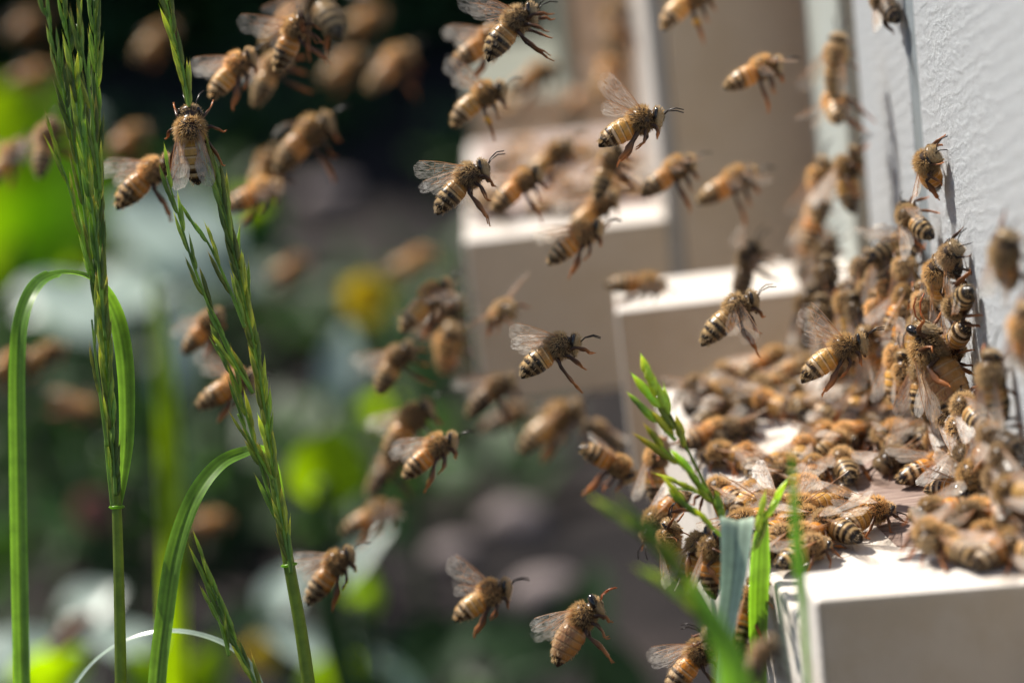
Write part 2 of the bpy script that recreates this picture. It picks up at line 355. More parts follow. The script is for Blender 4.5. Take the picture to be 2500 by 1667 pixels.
weed([(200, 750, 128, 5.2, 3.8, 160, 60, PALE, 'leaf'), (110, 720, 130, 3.5, 2.6, 30, 60, PALE, 'leaf'), (430, 850, 128, 5.5, 1.8, 80, 40, PALE, 'leaf'), (130, 265, 150, 5, 3, 0, 60, PALE, 'leaf')],
     'whitish green leaf seen under the arching grass blade', group='background weeds')
weed([(805, 1135, 92, 2.75, 2.6, 80, 0, LIME, 'leaf'), (930, 1010, 124, 2.6, 1.6, 20, 10, LIME, 'leaf')],
     'round lime green leaf glowing near the middle of the photo', group='background weeds')
weed([(830, 890, 126, 4.0, 1.9, 85, 50, PALE, 'leaf'), (900, 960, 127, 3, 1.5, 50, 30, DARKL, 'leaf')], 'small pale leaf below the yellow flower', group='background weeds')
weed([(860, 1370, 96, 3.6, .9, 50, 55, PALE, 'leaf'), (880, 1420, 100, 1.7, 1.2, 90, 0, LIME, 'leaf'), (900, 1460, 99, 1.3, 1.0, 60, 0, LIME, 'leaf')], 'narrow pale leaf with a small lime leaf beneath it', group='background weeds')
weed([(800, 1590, 104, 5.2, 1.9, 155, 60, PALE, 'leaf'), (690, 1440, 106, 2.4, 1.7, 60, 60, PALE, 'leaf'), (960, 1650, 104, 3.6, 1.4, -30, 60, PALE, 'leaf'), (830, 1660, 102, 3, 2, 20, 10, LIME, 'leaf')],
     'broad pale leaf arching at the bottom of the photo right of the leaning stalk', group='background weeds')
weed([(60, 1590, 100, 4.2, 2.2, 10, 60, PALE, 'leaf'), (300, 1560, 104, 3.4, 1.7, 160, 60, PALE, 'leaf'), (120, 1650, 98, 3.2, 2, 30, 0, LIME, 'leaf'), (370, 1650, 99, 2.8, 1.5, 150, 0, LIME, 'leaf'), (220, 1470, 110, 2.6, 2, 30, 55, PALE, 'leaf')],
     'pale and lime leaves in the bottom left corner', group='background weeds')
weed([(500, 1640, 108, 3, 1.6, 60, 20, LIME, 'leaf'), (600, 1500, 110, 2.5, 1.5, 30, 30, DARKL, 'leaf')], 'small dim leaves between the arching blade and the leaning stalk', group='background weeds')
weed([(1050, 1590, 112, 4.5, 2.8, 30, 30, DARKL, 'leaf'), (1230, 1560, 116, 4, 2.5, 150, 30, DARKL, 'leaf'), (1420, 1500, 112, 4.5, 2.5, 70, 30, DARKL, 'leaf'), (1500, 1650, 108, 4, 2.6, 110, 30, DARKL, 'leaf')],
     'dark green weed leaves below the landing boards', group='background weeds')
def flower(px, py, d, r, m, label):
    c = at(px, py, d); root = Vector((c.x, c.y, GZ-.5)); e = empty('flower', root); tag(e, label, 'flower')
    mb = MB()
    for k in range(22):
        a = k*2.4; dr = Vector((math.cos(a), -.5, math.sin(a))).normalized(); leaf_geo(mb, c, dr, Vector((0, -1, .3)), r*random.uniform(.75, 1), r*.32, 0, (1, 1, 1), nl=4)
    mb.ell(c+Vector((0, -.1, 0)), (r*.3, r*.2, r*.3)); o = mb.build('bloom', [m], e); o.location = -root
    ms = MB(); ms.tube(smooth_path([root, root+Vector((.8, 0, (c.z-root.z)*.5)), c], 6), [.15]*13, 6); o = ms.build('stem', [DARKL], e); o.location = -root
flower(895, 722, 108, 1.25, YEL, 'yellow dandelion flower left of the hives')
flower(225, 1240, 122, 1.0, PINK, 'small pink flower behind the left grass stalk')
flower(640, 1590, 118, .9, YEL, 'dull yellow flower at the bottom near the leaning stalk')
def blade_geo(mb, P, W, nrm, col=(1, 1, 1), fold=.25, m=0):
    """a long grass blade along path P, W = widths; midrib fold"""
    P = smooth_path(P, 8); n = len(P); V = []; C = []
    for i, p in enumerate(P):
        t = (P[min(i+1, n-1)]-P[max(i-1, 0)]).normalized(); q = i/(n-1)*(len(W)-1); k = min(int(q), len(W)-2); w = W[k]+(W[k+1]-W[k])*(q-k)
        nr = nrm(i/(n-1)) if callable(nrm) else nrm; s = t.cross(nr).normalized(); nn = s.cross(t)
        for j in range(9):
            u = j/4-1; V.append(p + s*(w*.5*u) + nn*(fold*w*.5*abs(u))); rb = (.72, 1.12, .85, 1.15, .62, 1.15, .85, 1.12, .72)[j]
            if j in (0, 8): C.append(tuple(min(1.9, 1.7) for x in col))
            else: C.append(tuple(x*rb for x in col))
    mb.add(V, [(i*9+k, i*9+k+1, (i+1)*9+k+1, (i+1)*9+k) for i in range(n-1) for k in range(8)], m, C)
def cover():
    mb = MB()
    for _ in range(5200):
        y = random.uniform(85, 300); x = random.uniform(-.22, .12)*y + random.uniform(-6, 3)
        if noise.noise(Vector((x*.05, y*.03, 3))) < (-.08 if x < -.02*y else .04): continue
        L = random.uniform(1.5, 4.5); c = random.uniform(.5, 1.8); b = Vector((x, y, GZ+random.uniform(-.5, 3.5)))
        leaf_geo(mb, b, rnd_dir(.8), (rnd_dir(1)+Vector((0, 0, 1))), L, L*random.uniform(.25, .6), 0, (c, c*.95, c*.8), nl=4)
    tag(mb.build('ground_cover', [DARKL]), kind='stuff')
cover()
STONE = m_plain('pale stone', (.19, .155, .15), .8, .3, .2, 1, bmp=.4)
for i, (px, py, d, r, lb) in enumerate([(1262, 1275, 150, 1.7, 'roundish pale stone in the shade below the second hive'), (1345, 1445, 135, 1.7, 'larger pale stone in the dirt left of the near landing board'),
        (1105, 1350, 146, 1.2, 'dim stone left of the two pale stones on the soil'), (660, 640, 185, 2.0, 'far pinkish stone beside the leaning stalk'), (800, 480, 240, 2.2, 'darkest far stone on the shaded soil'), (180, 990, 150, 1.8, 'brownish stone behind the left stalk')]):
    c = hit(px, py, Vector((0, 0, GZ+1)), Vector((0, 0, 1))); mb = MB(); V0 = len(mb.V); mb.ell((0, 0, 0), (r, r*.8, r*.6), nu=20, nv=12)
    mb.V = [v*(1+.22*noise.noise(v*.9+Vector((i*7, 0, 0)))) for v in mb.V]; o = mb.build('stone', [STONE]); o.location = c; tag(o, lb, 'stone', 'stones on the soil')
# ------------------------------------------------------------------ the honey bee: body (one mesh), fur, four wings
AMB, DRK, CRM = (.70, .27, .03), (.018, .012, .009), (.80, .60, .36)
PALS = {   # front segments, band, hair ring, how far back the front colour goes
    'amber': (AMB, (.04, .02, .010), CRM, 2.5),
    'honey': ((.68, .37, .08), (.05, .026, .014), (.86, .66, .42), 3.0),
    'striped': ((.50, .26, .08), DRK, (.80, .55, .26), 1.8),
    'dark': ((.16, .07, .03), DRK, (.30, .20, .11), .9),
    'drone': ((.40, .2, .09), (.16, .08, .04), (.52, .38, .22), 5.5)}
def mix(a, b, t): return tuple(x*(1-t)+y*t for x, y in zip(a, b))
def body_rings(curl, a0, hp, fat, L):
    """rings from the abdomen tip to the face: centre, axis, up, half width, up radius, down radius, region, t"""
    rings = []; p = Vector((-.12, 0, -.02)); n = 60; ang = R(a0); abd = []
    for i in range(n+1):
        t = i/n
        if i: ang = R(a0) + R(curl)*t*t; p = p + Vector((-math.cos(ang), 0, -math.sin(ang)))*(L/n)
        if t < .24: pf = .38 + .62*math.sin(t/.24*math.pi/2)
        elif t < .42: pf = 1
        else: pf = max(0, 1-((t-.42)/.58)**1.75)**.8
        s = t*6; saw = 1 + .055*((s % 1)-.5)
        r = .205*fat*pf*saw
        d = Vector((math.cos(ang), 0, math.sin(ang))); u = Vector((-math.sin(ang), 0, math.cos(ang)))
        abd.append((p.copy(), d, u, r, r*.95, r*1.0, 'a', t))
    rings += reversed(abd)
    for x in [-.16+.018*k for k in range(20)]:
        q = max(0, 1-((x-.005)/.215)**2)**.5
        rings.append((Vector((x, 0, .01)), Vector((1, 0, 0)), Vector((0, 0, 1)), .035+.165*q*fat**.5, .03+.18*q, .03+.17*q, 't', (x+.17)/.35))
    # the head hangs from the neck: its rings shear forwards and down with hp
    hd = Vector((math.cos(R(hp)), 0, -math.sin(R(hp)))); hu = Vector((math.sin(R(hp)), 0, math.cos(R(hp)))); c = Vector((.205, 0, .02))
    for s, w, up, dn in [(0, .06, .06, .06), (.02, .12, .10, .11), (.045, .16, .130, .17), (.075, .175, .142, .21), (.105, .168, .138, .235), (.14, .145, .118, .25), (.17, .11, .09, .235), (.195, .06, .05, .18), (.205, .012, .012, .08)]:
        rings.append((c+hd*s, hd, hu, w, up, dn, 'h', s/.17))
    return rings
def ring_pt(rg, an, k=1):
    p, d, u, w, up, dn, reg, t = rg; s, c = math.sin(an), math.cos(an)
    yy = c*w
    if reg == 'h' and s < 0: yy *= 1-.55*abs(s)**1.5      # a triangular face
    return p + Vector((0, 1, 0))*(yy*k) + u*((up if s > 0 else dn)*s*k)
def rcol(rg, an, pal):
    front, band, cream, reach = PALS[pal]; reg, t = rg[6], rg[7]
    if reg == 't': return (.05, .028, .016)
    if reg == 'h': return mix((.08, .05, .03), (.42, .30, .16), max(0, min(1, (t-.35)*2.5)))
    s = t*6; k = int(s); f = s-k
    vent = math.sin(an) < -.45
    if s >= (4.75 if math.sin(an) > -.3 else 5.3): return mix(DRK, band, .3)
    base = front if s < reach else mix(band, front, .22)
    up = math.sin(an)
    if up > .45 and not LEG_FLAT: base = mix(base, cream, min(.55, (up-.45)*1.3))          # sunlit highlight along the back, put into the colour as cream
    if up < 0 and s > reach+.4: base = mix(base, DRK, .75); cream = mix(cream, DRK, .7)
    elif vent: base = mix(base, (.62, .28, .04), .55)
    if f < (.16 if s < reach else .36): return mix(base, cream, .85 if s > reach-1 else .45)
    if f > (.80 if s < reach else .50): return mix(base, band, .75 if s < reach else .95) if not vent else mix(base, band, .4)
    return base
LEGS = {  # joints of the left legs: hip, knee, ankle, heel, toe
 'hang': [[(.11, .08, -.13), (.21, .13, -.19), (.25, .12, -.31), (.22, .10, -.38), (.25, .09, -.42)],
          [(.02, .09, -.15), (.06, .17, -.27), (.02, .17, -.42), (-.01, .15, -.50), (.02, .14, -.56)],
          [(-.09, .09, -.14), (-.17, .17, -.27), (-.17, .16, -.56), (-.21, .14, -.75), (-.25, .13, -.86)]],
 'trail': [[(.11, .08, -.13), (.19, .12, -.21), (.17, .11, -.30), (.13, .10, -.34), (.14, .09, -.37)],
          [(.02, .09, -.15), (-.02, .17, -.27), (-.12, .16, -.36), (-.20, .15, -.38), (-.26, .14, -.40)],
          [(-.09, .09, -.14), (-.22, .16, -.25), (-.42, .17, -.40), (-.58, .15, -.47), (-.67, .14, -.52)]],
 'reach': [[(.11, .08, -.13), (.25, .15, -.14), (.39, .16, -.24), (.44, .16, -.32), (.50, .17, -.36)],
          [(.02, .09, -.15), (.10, .2, -.25), (.20, .25, -.42), (.22, .25, -.5), (.27, .26, -.55)],
          [(-.09, .09, -.14), (-.10, .2, -.33), (-.04, .22, -.62), (.0, .2, -.78), (.05, .19, -.88)]],
 'walk': [[(.11, .09, -.12), (.24, .20, -.06), (.34, .25, -.17), (.39, .28, -.25), (.45, .30, -.275)],
          [(.01, .10, -.14), (.05, .30, -.04), (.04, .38, -.20), (.01, .42, -.26), (-.03, .46, -.275)],
          [(-.10, .09, -.13), (-.22, .26, .0), (-.38, .34, -.14), (-.48, .38, -.25), (-.55, .41, -.275)]]}
def leg(mb, J, side, pal, jit, big=1, pollen=False):
    J = [Vector((x+random.uniform(-jit, jit), y*side, z+random.uniform(-jit, jit) if i else z)) for i, (x, y, z) in enumerate(J)]
    if LEG_FLAT:
        J[-1].z = -.275
    hip, kn, an, he, toe = J
    da, og = ((.085, .040, .022), (.60, .22, .06)) if pal != 'dark' else ((.03, .018, .012), (.24, .09, .035))
    P = [hip, hip.lerp(kn, .5), kn, kn.lerp(an, .15), kn.lerp(an, .75), an, an.lerp(he, .2), an.lerp(he, .85), he, he.lerp(toe, .6), toe]
    rr = [.038, .036, .026, .026, .040*big, .030*big, .026*big, .025*big, .013, .011, .009]
    fl = [1, 1, .9, .8, .5, .5, .5, .5, .9, 1, 1]
    cs = [da, da, da, da, mix(da, og, .25), mix(da, og, .45), mix(da, og, .6), mix(da, og, .85), og, og, og]
    mb.tube(P, rr, 7, 0, flat=fl, cols=cs)
    for s in (-1, 1):          # claws
        mb.tube([toe, toe+Vector((.02, .012*s, -.004))], [.006, .002], 5, 0, og)
    if pollen: mb.ell(kn.lerp(an, .62)+Vector((0, .015*side, 0)), (.055, .05, .085), 2, (1, 1, 1))
LEG_FLAT = False
def bee_mesh(name, pose, curl, a0, hp, pal, fat=1.0, L=.77, big_eye=False, pollen=False):
    global LEG_FLAT
    LEG_FLAT = pose == 'walk'
    RG = body_rings(curl, a0, hp, fat, L); nu = 26; mb = MB(); V = []; C = []
    for rg in RG:
        for k in range(nu):
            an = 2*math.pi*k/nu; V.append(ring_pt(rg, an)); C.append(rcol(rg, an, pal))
    Fc = [(i*nu+k, i*nu+(k+1) % nu, (i+1)*nu+(k+1) % nu, (i+1)*nu+k) for i in range(len(RG)-1) for k in range(nu)]
    Fc += [tuple(reversed(range(nu))), tuple((len(RG)-1)*nu+k for k in range(nu))]
    mb.add(V, Fc, 0, C)
    hd = Vector((math.cos(R(hp)), 0, -math.sin(R(hp)))); hu = Vector((math.sin(R(hp)), 0, math.cos(R(hp)))); c = Vector((.205, 0, .02))
    rot = Matrix((hd, Vector((0, 1, 0)), hu)).transposed()
    for s in (-1, 1):
        if big_eye: mb.ell(c+hd*.085+hu*.045+Vector((0, .105*s, 0)), (.075, .088, .135), 1, rot=rot)
        else: mb.ell(c+hd*.072+hu*.012+Vector((0, .134*s, 0)), (.038, .052, .100), 1, rot=rot)
        # antenna: scape, elbow, flagellum
        ac = (.03, .02, .015) if not big_eye else (.5, .13, .03)
        a = c+hd*.19+Vector((0, .03*s, 0)); b = a+hd*.07+hu*.10+Vector((0, .045*s, 0))
        e = b+hd*.13+hu*(.03+.05*random.random())+Vector((0, .05*s, 0)); f = e+hd*.13-hu*.015+Vector((0, .03*s, 0))
        mb.tube([a, b, b.lerp(e, .5), e, f], [.010, .009, .012, .012, .009], 6, 0, ac)
        for i in range(3):
            leg(mb, LEGS[pose][i], s, pal, .018 if not LEG_FLAT else .03, 1.5 if i == 2 else .9, pollen and i == 2)
    # mandibles and tongue
    m0 = c+hd*.13-hu*.245
    mb.tube([m0, m0-hu*.04+hd*.01], [.03, .012], 6, 0, (.12, .05, .02))
    mb.ell(c+hd*.155-hu*.12, (.03, .07, .07), 0, (.32, .22, .13), rot=rot)
    body = mesh(name+'_body', mb.V, mb.F, [BEE, EYE, POLLEN], mb.M, mb.C)
    # fur
    V = []; Fc = []; C = []
    def hair(p, nrm, ln, col, sweep):
        d = (nrm + sweep + Vector((random.gauss(0, .28), random.gauss(0, .28), random.gauss(0, .28)))).normalized()
        s = d.cross(Vector((random.random()-.5, random.random()-.5, random.random()-.5))).normalized()*.0042
        b = len(V); V.extend([p-s, p+s, p+d*ln*.6+s*.6+sweep*.006, p+d*ln+sweep*.02]); Fc.append((b, b+1, b+2)); Fc.append((b, b+2, b+3))
        C.extend([col]*4)
    th = [r for r in RG if r[6] == 't']; hdr = [r for r in RG if r[6] == 'h'][1:-2]; ab = [r for r in RG if r[6] == 'a']
    fur0 = {'dark': (.34, .22, .11), 'striped': (.56, .38, .18)}.get(pal, (.74, .46, .17))
    for _ in range(2300):
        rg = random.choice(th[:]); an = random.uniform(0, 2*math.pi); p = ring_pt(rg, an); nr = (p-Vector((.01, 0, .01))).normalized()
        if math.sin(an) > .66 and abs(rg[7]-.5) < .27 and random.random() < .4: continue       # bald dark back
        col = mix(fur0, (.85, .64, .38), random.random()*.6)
        if math.sin(an) < -.2: col = mix(col, (.30, .20, .11), .6)  # shade of the underside mixed into the fur colour
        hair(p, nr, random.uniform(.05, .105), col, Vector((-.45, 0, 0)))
    for _ in range(650):
        rg = random.choice(hdr); an = random.uniform(0, 2*math.pi)
        if abs(math.cos(an)) > .8 and .2 < rg[7] < .55: continue
        p = ring_pt(rg, an); hair(p, (p-(c+hd*.06-hu*.04)).normalized(), random.uniform(.025, .055), mix(fur0, (.66, .52, .34), random.random()), hd*.2)
    fr = [r for r in RG if r[6] == 'h'][-4:]
    for _ in range(350):
        rg = random.choice(fr); p = ring_pt(rg, random.uniform(0, 2*math.pi), random.random()**.5); hair(p, hd.copy(), random.uniform(.02, .04), (.58, .46, .3), -hu*.5)
    for _ in range(800 if pose == 'walk' else 1500):
        rg = random.choice(ab); t = rg[7]; f = (t*6) % 1
        if t > .93: continue
        if not (f < .4 or t < .2 or random.random() < .25): continue
        an = random.uniform(0, 2*math.pi); p = ring_pt(rg, an); nr = (p-rg[0]).normalized()
        if math.sin(an) < -.1 and random.random() < .7: continue
        hair(p, nr*.45, random.uniform(.03, .055)*(1.5 if t < .12 else 1), mix((.62, .47, .28), fur0, random.random()), -rg[1]*1.0)
    fur = mesh(name+'_fur', V, Fc, [HAIR], None, C, smooth=False)
    return body, fur
def wing_mesh(name, Ln, ch, side, mm):
    """root at the origin, length along +X, leading edge on +Y*side"""
    mb = MB(); n = 16; rows = 5
    def lead(t): return ch*(.10+.30*math.sin(min(1, t*1.15)*math.pi/2))*(1 if t < .86 else max(0, 1-((t-.86)/.14)**2)**.5)
    def trail(t): return -ch*(.05+.68*math.sin(min(1, t/.72)*math.pi/2)**1.3)*(1 if t < .72 else max(0, 1-((t-.72)/.28)**2.4)**.5)
    V = []
    for i in range(n+1):
        t = i/n; a, b = lead(t), trail(t)
        for j in range(rows):
            y = a+(b-a)*j/(rows-1)
            V.append(Vector((t*Ln, y*side, .018*math.sin(t*3)*(1-j/2)+.006*math.sin(j*2.9+t*9))))
    mb.add(V, [(i*rows+j, (i+1)*rows+j, (i+1)*rows+j+1, i*rows+j+1) for i in range(n) for j in range(rows-1)], 0)
    def z(t, j): return .018*math.sin(t*3)*(1-j/2)+.006*math.sin(j*2.9+t*9)
    def pt(t, q): a, b = lead(t), trail(t); return Vector((t*Ln, (a+(b-a)*q)*side, z(t, q*4)))
    def vein(T, r): mb.tube([pt(t, q) for t, q in T], [r*.75*(1-.5*i/len(T)) for i in range(len(T))], 5, 1)
    vein([(i/12, .01) for i in range(12)], .010)
    vein([(i/10, .14-.005*i) for i in range(7)], .006)
    vein([(0, .3), (.2, .32), (.4, .34), (.6, .42), (.75, .5)], .005)
    vein([(0, .6), (.2, .62), (.4, .66), (.58, .78)], .005)
    vein([(.4, .1), (.43, .34)], .004); vein([(.6, .08), (.6, .42)], .004); vein([(.6, .42), (.8, .16), (.86, .03)], .004)
    vein([(.38, .34), (.42, .66)], .004); vein([(.58, .42), (.56, .7)], .004)
    return mesh(name, mb.V, mb.F, [mm, VEIN], mb.M)
WM = {}
for s in (-1, 1):
    for k, mm in (('f', WINGF), ('r', WINGR)):
        WM['fore', s, k] = wing_mesh('forewing', .94, .33 if k == 'f' else .25, s, mm); WM['hind', s, k] = wing_mesh('hindwing', .66, .24 if k == 'f' else .18, s, mm)
WP = {  # direction of the left forewing, of the left hindwing, hint for the leading edge
 'up':   ((-.42, .38, .82), (-.62, .40, .66), (1, 0, .2)),
 'back': ((-.80, .42, .42), (-.86, .44, .22), (.3, .6, .6)),
 'flat': ((-.25, .95, .12), (-.5, .85, .03), (1, 0, 0)),
 'down': ((-.30, .72, -.6), (-.55, .66, -.5), (1, .2, 0)),
 'fore': ((.35, .80, -.35), (.0, .9, -.4), (1, 0, -.3)),
 'fold': ((-.975, .16, .03), (-.975, .15, .0), (.2, 1, .5)),
 'part': ((-.88, .42, .14), (-.9, .36, .06), (.3, 1, .5)),
 'vee':  ((-.80, .30, .42), (-.85, .3, .25), (.2, 1, .8))}
G1 = 'bees climbing the near hive wall'
KINDS = {}
for nm, a in {
 'fa': ('hang', 16, 2, 30, 'amber'), 'fs': ('hang', 14, 2, 30, 'striped'), 'fh': ('trail', 22, 0, 24, 'honey'), 'ft': ('trail', 16, 3, 34, 'amber'),
 'fr': ('reach', 18, 4, 34, 'striped'), 'fc': ('trail', 48, 8, 24, 'honey'), 'fd': ('hang', 14, 4, 28, 'dark'),
 'wa': ('walk', 12, 6, 42, 'amber'), 'ws': ('walk', 10, 4, 42, 'striped'), 'wh': ('walk', 18, 6, 48, 'honey'), 'wd': ('walk', 12, 6, 40, 'dark'), 'wc': ('walk', 34, 14, 40, 'striped')}.items():
    KINDS[nm] = [bee_mesh(nm, *a)]
    for v in range(2): KINDS[nm].append(bee_mesh(nm, a[0], a[1]+random.uniform(-10, 14), a[2]+random.uniform(-3, 5), a[3]+random.uniform(-10, 12), a[4], fat=random.uniform(.92, 1.05), L=random.uniform(.70, .82)))
KINDS['fp'] = [bee_mesh('fp', 'hang', 46, 8, 24, 'honey', pollen=True)]
KINDS['dr'] = [bee_mesh('dr', 'hang', 22, 6, 28, 'drone', fat=1.17, L=.80, big_eye=True)]
KINDS['dw'] = [bee_mesh('dw', 'walk', 24, 6, 40, 'drone', fat=1.17, L=.80, big_eye=True)]
TEMPL = {}
def template(kind, rest):
    vi = random.randrange(len(KINDS[kind])); k = (kind, rest, vi)
    if k not in TEMPL:
        root = bpy.data.objects.new('honey_bee' if kind[0] != 'd' else 'drone_bee', None); root.empty_display_size = .3
        b, f = KINDS[kind][vi]; ch = [bpy.data.objects.new('body', b), bpy.data.objects.new('fur', f)]
        for s in (1, -1):
            ch.append(bpy.data.objects.new('forewing', WM['fore', s, 'r' if rest else 'f'])); ch.append(bpy.data.objects.new('hindwing', WM['hind', s, 'r' if rest else 'f']))
        TEMPL[k] = (root, ch)
    return TEMPL[k]
def bee(loc, head, dors, kind, wing, scale, label, group):
    rest = wing in ('fold', 'part', 'vee')
    root, ch = template(kind, rest)
    r = root.copy(); link(r); tag(r, label, 'drone bee' if kind[0] == 'd' else 'bee', group)
    x = head.normalized(); z = (dors-x*dors.dot(x)).normalized(); y = z.cross(x)
    M = Matrix((x, y, z)).transposed()
    loc = loc + x*(.255*scale)
    r.matrix_world = Matrix.Translation(loc) @ M.to_4x4() @ Matrix.Scale(scale, 4)
    wf, wh, le = WP[wing]; jt = .05 if rest else .16
    i = 0
    for c in ch:
        o = c.copy(); link(o); o.parent = r
        if o.name.startswith(('fore', 'hind')):
            s = 1 if i < 2 else -1; d = Vector(wf if o.name.startswith('fore') else wh); i += 1
            d = Vector((d.x, d.y*s, d.z)) + Vector((random.uniform(-jt, jt), random.uniform(-jt, jt), random.uniform(-jt, jt))); d.normalize()
            l = Vector((le[0], le[1]*s, le[2])); yy = (l-d*l.dot(d)).normalized()*s; zz = d.cross(yy)
            p = Vector((.05, .115*s, .135)) if o.name.startswith('fore') else Vector((-.05, .12*s, .115))
            o.matrix_parent_inverse = Matrix.Identity(4)
            o.matrix_basis = Matrix.Translation(p) @ Matrix((d, yy, zz)).transposed().to_4x4()
    return r
def fly(px, py, d, ang, el, roll, kind, wing, scale, label, group='bees in flight'):
    a, e = R(ang), R(el); scale *= 1.06
    if group == G1: d = min(d, (8.0-.30*scale)/ray(px, py).x)     # never inside the wall
    h = CR*(math.cos(a)*math.cos(e)) + CU*(math.sin(a)*math.cos(e)) + CT*math.sin(e)
    side = -CR*math.sin(a) + CU*math.cos(a)
    if side.dot(CU-CR*.6) < 0: side = -side
    side = (side-h*side.dot(h)).normalized(); third = (CT - h*CT.dot(h)).normalized() if abs(CT.dot(h)) < .98 else h.cross(side)
    dd = side*math.cos(R(roll)) + third*math.sin(R(roll))
    return bee(at(px, py, d), h, dd, kind, wing, scale, label, group)
def on(px, py, ang, plane, kind, wing, scale, label, group, lift=0.0, pitch=0, roll=0):
    """a bee standing on a surface (point, normal); ang is the direction it faces as seen in the photo"""
    p0, n = plane; off = p0 + n*(.28*scale+lift)
    c = hit(px, py, off, n); q = hit(px+40*math.cos(R(ang)), py-40*math.sin(R(ang)), off, n)
    h = (q-c).normalized(); h = h*math.cos(R(pitch)) + n*math.sin(R(pitch))
    if n.z > .9 and c.y < 58 and c.x > 7.62:                  # piled up against the wall, not inside it
        c = ray(px, py)*(7.62/ray(px, py).x); n = Vector((-.8, -.25, .5)).normalized(); h = (h-n*h.dot(n)).normalized()
    return bee(c, h, n*math.cos(R(roll))+CT*math.sin(R(roll)), kind, wing, scale, label, group)
